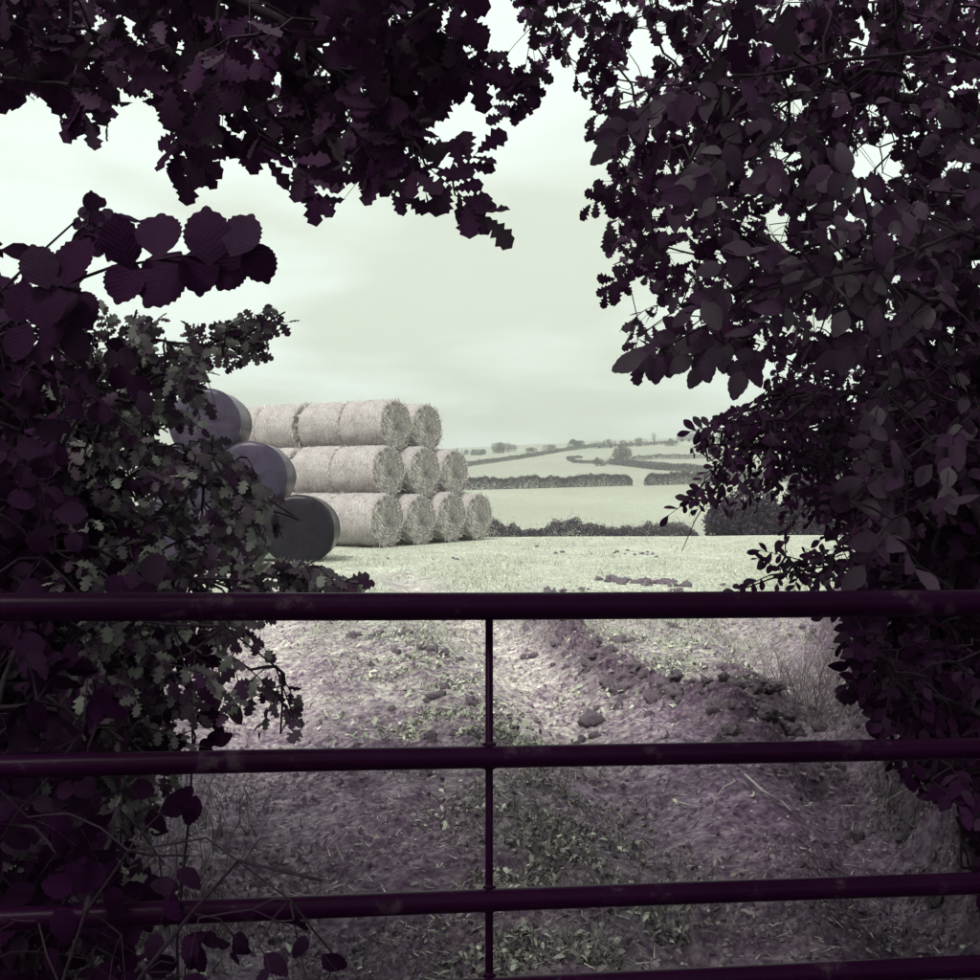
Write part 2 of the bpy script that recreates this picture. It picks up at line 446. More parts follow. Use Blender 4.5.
# surface colours with tree shade painted into the near mud: bare soil, grassed strips, stubble, the fields beyond
gx, gy = GX, GY
mud = np.array([0.27, 0.200, 0.278]); soil = np.array([0.105, 0.068, 0.105]); turf = np.array([0.27, 0.245, 0.25])
stub = np.array([0.50, 0.545, 0.44]); mud_shade = np.array([0.18, 0.11, 0.19])
nb = fbm(gx * 1.6, gy * 1.6, 4, 61)[..., None]; nf = fbm(gx * 7, gy * 7, 3, 71)[..., None]
paler = sstep(4.6, 7.2, gy + 1.6 * (nb[..., 0] - 0.5))[..., None]  # mud is coloured darker near the gate for tree shade, lighter beyond
c = mud * (1 - paler) + np.array([0.33, 0.29, 0.305]) * paler
c = c * (0.62 + 0.8 * nf)
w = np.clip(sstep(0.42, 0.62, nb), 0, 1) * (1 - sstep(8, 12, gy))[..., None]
c = c * (1 - w * 0.5) + mud_shade * w * 0.5  # purple shade tone mixed into patches of the near mud
st = np.exp(-(polydist(gx, gy, STRIP) / (0.30 + 0.035 * np.clip(gy, 0, 14))) ** 2)[..., None]
gp = (np.exp(-(((gx - 1.35) / 0.8) ** 2 + ((gy - 8.9) / 1.7) ** 2)))[..., None]
side = sstep(0.5, 1.4, -1.0 - gx - 0.22 * np.clip(gy - 2, 0, 9))[..., None]
field = sstep(9.5, 15, gy + 3 * (nb[..., 0] - 0.5))[..., None]
tk = np.maximum(np.exp(-(polydist(gx, gy, TRACK_L) / 0.5) ** 2), np.exp(-(polydist(gx, gy, TRACK_R) / 0.45) ** 2))[..., None]
g = np.clip(st * 0.9 + gp * 1.2 + side * 0.5, 0, 1) * sstep(0.30, 0.62, nf * 0.6 + nb * 0.5)
tf = sstep(5, 8, gy)[..., None] * np.array([0.14, 0.17, 0.11]) + turf
c = c * (1 - g) + tf * (0.7 + 0.6 * nf) * g
fld = np.clip(field * (1 - 0.75 * tk * (1 - sstep(14, 20, gy))[..., None]), 0, 1)
c = c * (1 - fld) + stub * (0.82 + 0.36 * nb) * fld
tk2 = np.maximum(np.exp(-(polydist(gx, gy, TRACK_L) / 0.40) ** 4), np.exp(-(polydist(gx, gy, TRACK_R) / 0.36) ** 4))[..., None] * sstep(2.5, 4.5, gy)[..., None] * (1 - sstep(15, 20, gy))[..., None]
tk2 = tk2 * (0.45 + 0.55 * sstep(0.35, 0.6, nb))
c = c * (1 - tk2 * 0.8) + (np.array([0.34, 0.275, 0.345]) * (1 - paler) + np.array([0.60, 0.575, 0.525]) * paler) * (0.8 + 0.4 * nf) * tk2 * 0.8  # tracks carry the same painted shade close to the gate
rd = np.minimum(polydist(gx, gy, RIDGE), polydist(gx, gy, RIDGE2))
r_ = np.exp(-(rd / 0.27) ** 2)[..., None]
c = c * (1 - 0.85 * r_) + soil * (0.7 + 0.7 * nf) * 0.85 * r_
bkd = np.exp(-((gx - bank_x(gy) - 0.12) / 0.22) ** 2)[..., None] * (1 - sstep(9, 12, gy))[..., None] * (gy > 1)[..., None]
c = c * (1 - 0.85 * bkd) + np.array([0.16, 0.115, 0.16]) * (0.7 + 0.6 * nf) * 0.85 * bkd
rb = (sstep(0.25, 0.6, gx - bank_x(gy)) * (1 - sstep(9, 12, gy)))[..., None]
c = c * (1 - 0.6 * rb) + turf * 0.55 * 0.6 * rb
f2 = sstep(45, 60, gy)[..., None]
n3 = fbm(gx / 9, gy / 22, 4, 81)[..., None]
c = c * (1 - f2) + np.array([0.43, 0.475, 0.375]) * (0.86 + 0.28 * n3) * f2
f3 = sstep(178, 184, gy)[..., None]
c = c * (1 - f3) + np.array([0.41, 0.45, 0.36]) * (0.9 + 0.2 * n3) * f3
V = np.stack([GX, GY, GZ], -1).reshape(-1, 3)
ny, nx = GX.shape
idx = np.arange(ny * nx).reshape(ny, nx)
Q = np.stack([idx[:-1, :-1], idx[:-1, 1:], idx[1:, 1:], idx[1:, :-1]], -1).reshape(-1, 4)
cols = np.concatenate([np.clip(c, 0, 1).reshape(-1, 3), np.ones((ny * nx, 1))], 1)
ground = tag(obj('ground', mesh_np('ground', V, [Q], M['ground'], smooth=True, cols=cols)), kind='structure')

def hz(x, y): return float(height(np.array([x]), np.array([y]))[0])

def ground_at(px, py, lo=2.0, hi=1200):
    d = np.exp(np.linspace(math.log(lo), math.log(hi), 4000))
    X = (px - 490) / F * d; Z = EYE - (py - 490) / F * d
    h = height(X, d)
    k = np.argmax(Z < h)
    if not (Z < h).any(): k = int(np.argmax(np.where(d > 300, (h - Z) / d, -9)))
    return np.array([X[k], d[k], h[k]])

# ------------------------------------------------------------------ leaf templates  (x across, y along from the petiole, z up)
def leaf_template(half, fold=0.18, curl=0.12, petiole=0.14, wave=0.0):
    """half: list of (width, y). Returns V, quads list, uv"""
    pts = [(0.012, -petiole)] + list(half)
    V = []; uv = []
    for (w_, y) in pts:
        zc = -curl * max(y, 0) ** 2
        V.append((0, y, zc)); uv.append((0, y))
        wz = wave * math.sin(y * 19)
        V.append((-w_, y, zc + fold * w_ + wz)); uv.append((-w_, y))
        V.append((w_, y, zc + fold * w_ - wz)); uv.append((w_, y))
    n = len(pts); Qd = []
    for i in range(n - 1):
        a = i * 3; b_ = a + 3
        Qd.append((a, b_, b_ + 1, a + 1)); Qd.append((a, a + 2, b_ + 2, b_))
    return np.array(V, float), np.array(Qd, int), np.array(uv, float)

def toothed(wfun, n, tooth):
    h = []
    for i in range(n + 1):
        y = i / n
        w_ = wfun(y)
        if 0 < i < n: w_ += tooth * (1 if i % 2 else -0.6)
        h.append((max(w_, 0.004), y + (0.02 if i % 2 and i < n else 0)))
    return h

T = {}
T['oak'] = [leaf_template([(0.03, 0), (0.11, .09), (0.08, .17), (0.20, .26), (0.12, .35), (0.29, .45), (0.17, .55), (0.34, .68), (0.22, .77), (0.25, .88), (0.10, .95), (0.02, 1)], f, c_, 0.06, 0.02)
            for f, c_ in ((0.15, 0.15), (0.3, -0.1), (-0.1, 0.3))]
T['oak_low'] = [leaf_template([(0.08, .05), (0.24, .3), (0.15, .42), (0.34, .66), (0.2, .9)], 0.15, 0.2, 0.05)]
hz_w = lambda y: 0.46 * (math.sin(math.pi * min(1, (y + 0.06) / 1.06) ** 0.85) ** 0.62) * (1.0 if y < 0.82 else max(0.0, (1 - y) / 0.18) ** 0.8 * 0.9 + 0.02)
T['hazel'] = [leaf_template(toothed(hz_w, 18, 0.022), f, c_, 0.16, 0.015) for f, c_ in ((0.12, 0.12), (0.28, 0.05), (-0.08, 0.25))]
el_w = lambda y: 0.36 * (math.sin(math.pi * min(1, (y + 0.05) / 1.05) ** 0.8) ** 0.75) + 0.003
T['elm'] = [leaf_template(toothed(el_w, 10, 0.012), f, c_, 0.14, 0.01) for f, c_ in ((0.15, 0.25), (0.45, 0.05), (-0.15, 0.45))]
T['thorn'] = [leaf_template([(0.05, .02), (0.17, .25), (0.26, .52), (0.24, .75), (0.12, .93), (0.01, 1)], f, c_, 0.12) for f, c_ in ((0.2, 0.1), (0.35, 0.2))]
T['haw'] = [leaf_template([(0.04, 0), (0.14, .12), (0.40, .30), (0.17, .42), (0.42, .60), (0.2, .70), (0.26, .88), (0.05, 1)], f, c_, 0.25) for f, c_ in ((0.2, 0.1), (-0.1, 0.25))]
T['hedge'] = [leaf_template([(0.06, .02), (0.28, .25), (0.34, .5), (0.22, .8), (0.01, 1)], 0.2, 0.2, 0.1)]
br_w = lambda y: 0.38 * (math.sin(math.pi * min(1, (y + 0.05) / 1.05) ** 0.75) ** 0.7) + 0.004
T['bramble'] = [leaf_template(toothed(br_w, 14, 0.022), f, c_, 0.1, 0.02) for f, c_ in ((0.25, 0.2), (0.1, 0.35))]
T['blade'] = [(np.array([(-.5, 0, 0), (.5, 0, 0), (0.35, .55, .03), (-.35, .55, .03), (0, 1, .16)], float), None, None)]
T['tri'] = [(np.array([(-.5, 0, 0), (.5, 0, 0), (0.05, 1, 0.1)], float), None, None)]

def frames(D, N):
    D = D / (np.linalg.norm(D, axis=1)[:, None] + 1e-9)
    S = np.cross(D, N); S /= np.linalg.norm(S, axis=1)[:, None] + 1e-9
    N = np.cross(S, D)
    return S, D, N

def bulk_leaves(name, P, D, N, S, tmpl, mat):
    """P (n,3) base, D dir, N normal, S size; one mesh."""
    V0, Q0, uv0 = tmpl
    A, D, N = frames(D, N)
    sz = np.asarray(S)[:, None, None]
    VV = P[:, None, :] + sz * (V0[None, :, 0:1] * A[:, None, :] + V0[None, :, 1:2] * D[:, None, :] + V0[None, :, 2:3] * N[:, None, :])
    n, k = len(P), len(V0)
    QQ = (Q0[None] + (np.arange(n) * k)[:, None, None]).reshape(-1, Q0.shape[1])
    return mesh_np(name, VV.reshape(-1, 3), [QQ], mat, uv=np.tile(uv0, (n, 1)))

def bulk_blades(name, P, D, N, Wd, Ln, mat, tri=False):
    V0 = T['tri' if tri else 'blade'][0][0]
    A, D, N = frames(D, N)
    Wd = np.asarray(Wd)[:, None, None]; Ln = np.asarray(Ln)[:, None, None]
    VV = P[:, None, :] + Wd * V0[None, :, 0:1] * A[:, None, :] + Ln * (V0[None, :, 1:2] * D[:, None, :] + V0[None, :, 2:3] * N[:, None, :])
    n, k = len(P), len(V0); o = (np.arange(n) * k)[:, None]
    fl = [np.array([[0, 1, 2]]) + o] if tri else [np.array([[0, 1, 2, 3]]) + o, np.array([[3, 2, 4]]) + o]
    return mesh_np(name, VV.reshape(-1, 3), fl, mat)

def rdir(n, bias=(0, 0, 0)):
    v = RNG.normal(size=(n, 3)); v /= np.linalg.norm(v, axis=1)[:, None]
    v = v + np.array(bias); return v / (np.linalg.norm(v, axis=1)[:, None] + 1e-9)

# ------------------------------------------------------------------ the gate
GY0 = 1.78; GROT = math.radians(6.5)
gate = thing('field_gate', 'dark tubular steel field gate with seven horizontal rails across the gateway', 'gate', (0, GY0, 0), GROT)
SAG = math.tan(math.radians(0.42))
def rail_line(z, x0=-1.78, x1=1.82, n=25):
    t = np.linspace(x0, x1, n)
    return np.stack([t, 0.002 * np.sin(t * 3 + z * 9), z - SAG * t - 0.002 * np.cos(t * 2.1 + z * 5)], -1)
for z, r in ((1.185, 0.0235), (0.927, 0.0188), (0.683, 0.0188), (0.533, 0.0188), (0.405, 0.0188), (0.29, 0.0188), (0.18, 0.0188)):
    P = rail_line(z)
    obj('rail', tubes_mesh([(P, np.full(len(P), r))], 20, M['gate'], 'rail'), gate)
def bar_mesh(x, z0, z1, wx, wy, y=0.0):
    v = []
    for z in (z0, z1):
        v += [(x - wx, y - wy, z), (x + wx, y - wy, z), (x + wx, y + wy, z), (x - wx, y + wy, z)]
    q = [(0, 3, 2, 1), (4, 5, 6, 7), (0, 1, 5, 4), (1, 2, 6, 5), (2, 3, 7, 6), (3, 0, 4, 7)]
    return mesh_np('bar', np.array(v, float), [np.array(q)], M['gate'])
for x in (-1.2, 0.0, 1.2):
    o = obj('strut', bar_mesh(x, 0.165 - SAG * x, 1.17 - SAG * x, 0.0062, 0.004, 0.013), gate)
for x in (-1.2, 0.0, 1.2):
    for z in (0.927, 0.683, 0.533, 0.405, 0.29, 0.18):
        for dz in (0.0195, -0.0195):
            P = np.array([(x - 0.011, 0.009, z - SAG * x + dz), (x - 0.004, 0.0085, z - SAG * x + dz * 1.06), (x + 0.004, 0.0085, z - SAG * x + dz * 1.06), (x + 0.011, 0.009, z - SAG * x + dz)])
            obj('weld', tubes_mesh([(P, [0.002, 0.0046, 0.0044, 0.002])], 8, M['gate'], 'weld'), gate)
for x in (-1.78, 1.82):
    P = np.array([(x, 0, z - SAG * x) for z in np.linspace(0.14, 1.2, 8)])
    obj('end_stile', tubes_mesh([(P, np.full(8, 0.024))], 14, M['gate'], 'stile'), gate)
for z in (0.42, 1.05):
    P = np.array([(-1.95, 0, z + .01), (-1.86, 0, z + .01), (-1.78, 0, z + .01)])
    obj('hinge', tubes_mesh([(P, np.full(3, 0.012))], 8, M['gate'], 'hinge'), gate)
P = np.array([(1.80, -0.03, 0.99), (1.90, -0.03, 0.99), (1.94, -0.03, 0.99)])
obj('latch', tubes_mesh([(P, np.full(3, 0.010))], 8, M['gate'], 'latch'), gate)
def gate_post(lx, label):
    c_, s_ = math.cos(GROT), math.sin(GROT)
    x, y = lx * c_, GY0 + lx * s_
    P = np.array([(0, 0, z) for z in (-0.4, 0, 0.4, 0.9, 1.36, 1.42)]); P[:, 0] += [0, 0.004, -0.004, 0.003, 0, 0]
    return tag(obj('gate_post', tubes_mesh([(P, [0.085, 0.085, 0.083, 0.083, 0.08, 0.05])], 18, M['post'], 'post'), None, (x, y, hz(x, y))),
               label, 'post', 'gate posts')
gate_post(-2.03, 'round weathered wooden hinge post at the left end of the gate')
gate_post(2.04, 'round weathered wooden latch post at the right end of the gate')

# ------------------------------------------------------------------ straw bales
def bale_meshes(seed, R=0.672, Ln=1.38):
    rg = np.random.default_rng(seed)
    ns, nl = 64, 26
    a = np.arange(ns) * 2 * math.pi / ns
    t = np.linspace(-Ln / 2, Ln / 2, nl)
    ed = 1 - 0.075 * np.clip((np.abs(t) - Ln / 2 + 0.14) / 0.14, 0, 1) ** 2
    band = 0.012 * np.sin(t * 38 + seed) * rg.uniform(0.3, 1, nl)
    AA, TT = np.meshgrid(a, t)
    nz = fbm(np.cos(AA) * 2.5 + TT * 2.1 + seed * 7, np.sin(AA) * 2.5 + 5, 4, seed) - 0.5
    rr = R * ed[:, None] + band[:, None] + 0.06 * nz
    rr = rr * (1 - 0.035 * np.clip(-np.sin(AA) - 0.75, 0, 1) / 0.25)      # sagged flat underneath
    V = np.stack([TT, rr * np.cos(AA), rr * np.sin(AA)], -1).reshape(-1, 3)
    i = np.arange(nl - 1)[:, None] * ns; j = np.arange(ns)[None]; j2 = (j + 1) % ns
    Q = np.stack([i + j, i + j2, i + ns + j2, i + ns + j], -1).reshape(-1, 4)
    body = mesh_np('straw_roll', V, [Q], M['bale'], smooth=True)
    # ends: concentric rings, roughened, with loose strands
    def end(sign):
        rings = np.linspace(0.0, 1.0, 14)[1:]
        Vs = [(sign * (Ln / 2 + 0.02), 0, 0)]
        ring0 = rr[-1 if sign > 0 else 0]
        for q_ in rings:
            for k in range(ns):
                f = 1.0 if q_ > 0.99 else q_
                y, z = ring0[k] * f * math.cos(a[k]), ring0[k] * f * math.sin(a[k])
                bulge = 0.0 if q_ > 0.99 else 0.03 * (1 - q_ ** 4) + rg.uniform(-0.022, 0.022) + 0.014 * math.sin(q_ * 40 + a[k])
                Vs.append((sign * (Ln / 2 + bulge), y, z))
        Tt = [(0, 1 + k, 1 + (k + 1) % ns) for k in range(ns)]
        Qs = []
        for r_i in range(len(rings) - 1):
            b0 = 1 + r_i * ns; b1 = b0 + ns
            Qs += [(b0 + k, b1 + k, b1 + (k + 1) % ns, b0 + (k + 1) % ns) for k in range(ns)]
        return mesh_np('straw_end', np.array(Vs), [np.array(Tt), np.array(Qs)], M['bale'])
    n = 2200
    rad = R * np.sqrt(rg.uniform(0, 1, n)) * 0.97; th = rg.uniform(0, 2 * math.pi, n)
    s = np.where(rg.uniform(size=n) < 0.5, 1.0, -1.0)
    P = np.stack([s * (Ln / 2 + rg.uniform(-0.005, 0.03, n)), rad * np.cos(th), rad * np.sin(th)], -1)
    ang = th + math.pi / 2 + rg.normal(0, 0.75, n)
    D = np.stack([s * rg.uniform(-0.05, 0.5, n), np.cos(ang), np.sin(ang)], -1)
    N = np.stack([s, np.zeros(n), np.zeros(n)], -1) + rg.normal(0, 0.7, (n, 3))
    n2 = 1100
    th2 = rg.uniform(0, 2 * math.pi, n2); tx = rg.uniform(-Ln / 2 + .03, Ln / 2 - .03, n2)
    P2 = np.stack([tx, (R - 0.004) * np.cos(th2), (R - 0.004) * np.sin(th2)], -1)
    rad2 = np.stack([np.zeros(n2), np.cos(th2), np.sin(th2)], -1); tan2 = np.stack([np.zeros(n2), -np.sin(th2), np.cos(th2)], -1)
    D2 = tan2 * np.where(rg.uniform(size=n2) < .5, 1, -1)[:, None] + rad2 * rg.uniform(0, 0.25, n2)[:, None] + np.array([1, 0, 0]) * rg.normal(0, 0.45, n2)[:, None]
    N2 = rad2 + rg.normal(0, 0.3, (n2, 3))
    strands = bulk_blades('loose_straw', np.concatenate([P, P2]), np.concatenate([D, D2]), np.concatenate([N, N2]),
                          np.concatenate([rg.uniform(0.010, 0.022, n), rg.uniform(0.007, 0.012, n2)]),
                          np.concatenate([rg.uniform(0.06, 0.20, n), rg.uniform(0.04, 0.13, n2)]), M['straw'])
    return body, end(1), end(-1), strands
BALES = [bale_meshes(s) for s in (1, 2, 3, 4)]
U = np.array([0.525, 0.851]); AX = np.array([-0.851, 0.525])
ROW0 = np.array([-2.46, 25.3]); SP = 1.40; LN = 1.42
ROWN = {0: 'bottom', 1: 'middle', 2: 'top'}
NTH = ['first', 'second', 'third', 'fourth']
bi = 0
for lev in range(3):
    cnt = 4 - lev
    start = ROW0 + U * SP * 0.5 * lev + AX * 0.41 * lev
    for col_ in range(cnt):
        for dep in range(4):
            if col_ > 0 and dep > 0 and not (lev < 2 or dep < 1): continue
            jit = RNG.normal(0, 0.05, 2)
            p = start + U * SP * col_ + AX * (LN * (dep + 0.5)) + jit
            zc = 0.645 + lev * 1.195 + hz(p[0], p[1]) * 0.5 + RNG.normal(0, 0.012)
            if dep == 0:
                lab = f'round straw bale with open end showing, {NTH[col_]} from left in the {ROWN[lev]} row'
                if col_ == cnt - 1: lab = f'rightmost round straw bale end in the {ROWN[lev]} row of the stack'
                grp = 'round straw bales with ends facing the gate'
            elif col_ == 0:
                lab = f'round straw bale seen side on, {NTH[dep]} back along the {ROWN[lev]} row'
                grp = 'round straw bales running back along the stack'
            else:
                lab = 'round straw bale buried behind the front ends of the stack'; grp = 'round straw bales inside the stack'
            t = thing('straw_bale', lab, 'straw bale', (p[0], p[1], zc), math.atan2(-AX[1], -AX[0]) + RNG.normal(0, 0.02), grp)
            t.rotation_euler.x = 0
            q_ = RNG.uniform(0.975, 1.03); t.scale = (RNG.uniform(0.97, 1.02), q_ * RNG.uniform(1.0, 1.03), q_)
            b_, e1, e2, st_ = BALES[bi % 4]; bi += 1
            o = obj('straw_roll', b_, t)
            obj('straw_end', e1, t); obj('straw_end', e2, t)
            tag(obj('loose_straw', st_, t), kind='stuff')

# ------------------------------------------------------------------ film wrapped bales
def wrapped_meshes(seed, mat, R=0.64, Ln=1.2):
    rg = np.random.default_rng(seed + 50)
    ns = 72
    prof = [(0.0, -Ln / 2 - 0.012), (0.18, -Ln / 2 - 0.010), (0.34, -Ln / 2 - 0.006), (0.50, -Ln / 2 + 0.0), (0.575, -Ln / 2 + 0.010),
            (0.612, -Ln / 2 + 0.026), (0.634, -Ln / 2 + 0.050), (0.652, -Ln / 2 + 0.070), (0.652, -Ln / 2 + 0.095), (0.630, -Ln / 2 + 0.115),
            (0.632, -Ln / 2 + 0.26), (0.641, -0.2), (0.636, -0.05), (0.643, 0.12), (0.632, Ln / 2 - 0.26), (0.640, Ln / 2 - 0.16), (0.62, Ln / 2 - 0.12), (0.59, Ln / 2 - 0.06), (0.53, Ln / 2 - 0.02), (0.3, Ln / 2), (0.0, Ln / 2 + 0.01)]
    a = np.arange(ns) * 2 * math.pi / ns
    rows = []
    for k, (r, y) in enumerate(prof):
        nzr = fbm(np.cos(a) * 1.6 + k * 0.35 + seed * 3, np.sin(a) * 1.6 + 2, 3, seed + 9) - 0.5
        pl = 0.0022 * np.sin(a * 17 + seed + 2.5 * np.sin(a * 3)) * (r > 0.3) * (r < 0.62)      # pleats of the film round the end
        rr = r * (1 + 0.07 * nzr) + pl
        sq = 1 - 0.05 * np.clip(-np.sin(a) - 0.7, 0, 1) / 0.3
        rows.append(np.stack([rr * np.cos(a), y + 0.03 * nzr + pl, rr * np.sin(a) * sq], -1))
    V = np.concatenate(rows)
    n = len(prof)
    def strip(k0, k1):
        i = np.arange(k0, k1)[:, None] * ns; j = np.arange(ns)[None]; j2 = (j + 1) % ns
        return np.stack([i + j, i + j2, i + ns + j2, i + ns + j], -1).reshape(-1, 4)
    def sub(k0, k1, nm):
        Vs = V[k0 * ns:(k1 + 1) * ns]
        return mesh_np(nm, Vs, [strip(0, k1 - k0)], mat, smooth=True)
    return sub(0, 7, 'end_film'), sub(7, n - 1, 'side_film')
WR = [wrapped_meshes(4, M['wrap_black'])] + [wrapped_meshes(s, M['wrap']) for s in (1, 2, 3)]
WB = [  # face centre px, py, depth, label
    (297, 531, 20.0, 'dark film wrapped bale at the right end of the bottom row'),
    (230, 533, 20.1, 'film wrapped bale in the bottom row, next to the rightmost one'),
    (166, 533, 20.2, 'film wrapped bale low down behind the hedge leaves, third from the right end'),
    (250, 477, 20.1, 'film wrapped bale at the right end of the middle row'),
    (184, 478, 20.2, 'film wrapped bale in the middle row half hidden by hedge leaves'),
    (204, 423, 20.15, 'single film wrapped bale on top of the wrapped pile'),
]
for k, (px, py, d, lab) in enumerate(WB):
    p = unproj(px, py, d)
    t = thing('wrapped_bale', lab, 'wrapped bale', (p[0], p[1] + 0.6, p[2]), math.radians(RNG.uniform(-5, 2)), 'film wrapped bales piled beside the straw')
    e, s_ = WR[0 if k == 0 else 1 + k % 3]
    obj('end_film', e, t); obj('side_film', s_, t)
    t.scale = (1.07, 1.0, 1.05)

# ------------------------------------------------------------------ far hedges, trees and farm
def hedge(px_pts, hpx_or_m, label, name='hedge', per_m=90, leaf=0.16, width=1.2, mat='far_hedge', group='field hedges across the valley', pts3=None):
    pts = np.array([ground_at(*p, lo=40) for p in px_pts]) if pts3 is None else np.array(pts3, float)
    seg = np.linalg.norm(np.diff(pts[:, :2], axis=0), axis=1); cum = np.concatenate([[0], np.cumsum(seg)])
    L_ = cum[-1]; n = int(L_ * per_m)
    s = RNG.uniform(0, L_, n)
    x = np.interp(s, cum, pts[:, 0]); y = np.interp(s, cum, pts[:, 1])
    h = hpx_or_m * (0.62 + 0.45 * fbm(s / 3.1, s * 0 + 3.3, 4, int(L_) % 97) + 0.34 * fbm(s * 1.7, s * 0 + 1.3, 3, int(L_) % 89) ** 1.5)
    h = h * (0.35 + 0.65 * np.sqrt(np.clip(np.minimum(s, L_ - s) / 1.2, 0, 1)))
    h = h * np.where(RNG.uniform(size=n) < 0.05, RNG.uniform(1, 1.22, n), 1.0)
    tx = np.interp(s + 0.5, cum, pts[:, 0]) - np.interp(s - 0.5, cum, pts[:, 0]); ty = np.interp(s + 0.5, cum, pts[:, 1]) - np.interp(s - 0.5, cum, pts[:, 1])
    ln = np.hypot(tx, ty) + 1e-6
    th = RNG.uniform(0, math.pi, n); rr = np.sqrt(RNG.uniform(0.35, 1, n))
    lat = np.cos(th) * rr * width * 0.5; zz = np.clip(np.sin(th) * rr, 0, 1) ** 0.6 * h
    zz = np.where(RNG.uniform(size=n) < 0.45, RNG.uniform(0, 1, n) * h * 0.95, zz)
    x = x - ty / ln * lat; y = y + tx / ln * lat
    z = height(x, y) + zz - 0.05
    base = pts[0].copy()
    t = thing(name, label, 'hedge', tuple(base), 0, group)
    P = np.stack([x, y, z], -1) - base
    D = rdir(n, (0, 0, 0.5)); N = rdir(n)
    tag(obj('foliage', bulk_blades('foliage', P, D, N, RNG.uniform(.6, 1.1, n) * leaf, RNG.uniform(.8, 1.5, n) * leaf, M[mat], tri=True), t), kind='stuff')
    # stems inside
    paths = []
    for q_ in np.arange(0.5, L_, max(0.9, L_ / 60)):
        bx_, by_ = np.interp(q_, cum, pts[:, 0]), np.interp(q_, cum, pts[:, 1])
        gz_ = hz(bx_, by_)
        paths.append((np.array([(bx_, by_, gz_ - .2), (bx_ + .1, by_, gz_ + hpx_or_m * .4), (bx_ + RNG.uniform(-.3, .3), by_, gz_ + hpx_or_m * .7)]) - base, [0.05, 0.04, 0.02]))
    obj('stems', tubes_mesh(paths, 4, M['bark'], 'stems', caps=False), t)
    return t

def line_pts(x0, y0, x1, y1, n=9, wob=0.0):
    t = np.linspace(0, 1, n)
    xx = x0 + (x1 - x0) * t; yy = y0 + (y1 - y0) * t + wob * np.sin(t * 9)
    return [(a, b_, hz(a, b_)) for a, b_ in zip(xx, yy)]

hedge(None, 2.25, 'dark clipped hedge just beyond the brow of the near field', pts3=line_pts(-4.5, 60, 12.3, 61), per_m=4200, leaf=0.06, width=1.7)
hedge(None, 2.1, 'dark hedge across the hillside, left of the field gap', pts3=line_pts(-12, 172, 24.0, 177, wob=0.5), per_m=900, leaf=0.13, width=1.6)
hedge(None, 2.1, 'dark hedge across the hillside, right of the field gap', pts3=line_pts(26.0, 176, 62, 180, wob=0.5), per_m=900, leaf=0.13, width=1.6)
hedge([(440, 471), (470, 466), (520, 459), (560, 452), (598, 447)], 1.5, 'pale thin hedge climbing the far hill from the bale stack', per_m=70, leaf=0.3, mat='far_tree')
hedge([(598, 448), (640, 446), (690, 443), (740, 441)], 1.4, 'thin pale hedge along the top of the far hill', per_m=60, leaf=0.35, mat='far_tree')
hedge([(582, 458), (568, 459.5), (575, 463), (600, 464)], 1.0, 'short faint hedge beside the lone hillside bush', per_m=70, leaf=0.25, mat='far_tree')
hedge([(612, 464), (640, 467), (665, 470), (700, 472), (740, 473)], 1.6, 'broad rough hedge curving below the lone hillside tree', per_m=150, leaf=0.3, width=4, mat='far_tree')
hedge([(630, 461), (660, 459), (690, 459), (740, 458)], 1.4, 'narrow hedge on the hill right of the lone tree', per_m=90, leaf=0.26, mat='far_tree')

def far_tree(px, py, w_px, h_px, label, n=2200, mat='far_tree', name='tree', base=None, lumps=9, trunk=True, group='trees on the far hillside', cat='tree', flat=0.0):
    b_ = ground_at(px, py, lo=40) if base is None else np.array(base, float)
    d = b_[1]; wd = w_px / F * d; ht = h_px / F * d
    t = thing(name, label, cat, tuple(b_), 0, group)
    lc = []; 
    for k in range(lumps):
        a_ = RNG.uniform(0, 2 * math.pi); r_ = math.sqrt(RNG.uniform(0, 1)) * 0.36 * wd
        zc = ht * (RNG.uniform(0.28, 0.78) if r_ < 0.25 * wd else RNG.uniform(0.22, 0.55))
        lc.append((r_ * math.cos(a_), r_ * math.sin(a_), zc, min(RNG.uniform(0.15, 0.26) * wd, ht * 0.98 - zc)))
    lc = np.array(lc); k = RNG.integers(0, lumps, n)
    v = rdir(n); P = lc[k, :3] + v * (lc[k, 3] * RNG.uniform(0.55, 1.0, n) ** 0.6)[:, None]
    P[:, 2] = np.clip(P[:, 2], 0.02 * ht, None)
    ls = max(0.05, 0.055 * wd) * 0.75
    tag(obj('crown', bulk_blades('crown', P, rdir(n, (0, 0, 0.2)), rdir(n), RNG.uniform(.5, 1.0, n) * ls, RNG.uniform(.7, 1.4, n) * ls, M[mat], tri=True), t), kind='stuff')
    r0 = 0.035 * wd
    paths = [(np.array([(0, 0, -0.3), (0.02 * wd, 0, ht * 0.25), (0, 0.01 * wd, ht * 0.6)]), [r0, r0 * .8, r0 * .4])]
    obj('trunk', tubes_mesh(paths, 6, M['bark'], 'trunk'), t)
    br = [(np.array([(0, 0, ht * .25), tuple(c_[:3] * 0.6 + np.array([0, 0, .1 * ht])), tuple(c_[:3])]), [r0 * .5, r0 * .3, r0 * .1]) for c_ in lc[:5]]
    obj('limbs', tubes_mesh(br, 4, M['bark'], 'limbs', caps=False), t)
    return t
far_tree(620, 463, 28, 20, 'lone round tree standing in the middle of the far hillside')
far_tree(597, 466, 19, 9, 'low round bush beside the lone hillside tree', lumps=6, n=1200)
far_tree(575, 448, 20, 9, 'dark dome shaped tree on the far skyline', mat='far_hedge', lumps=10)
far_tree(503, 453, 24, 11, 'pale spreading tree on the skyline left of the dark dome tree', n=1500)
far_tree(549, 450, 17, 5.5, 'low pale bush on the skyline just left of the dark dome tree', n=900)
far_tree(532, 452, 18, 4.5, 'small faint bush on the skyline above the bale stack side', n=900)
far_tree(477, 455, 30, 5.5, 'faint low copse on the skyline right above the bale ends', n=900)
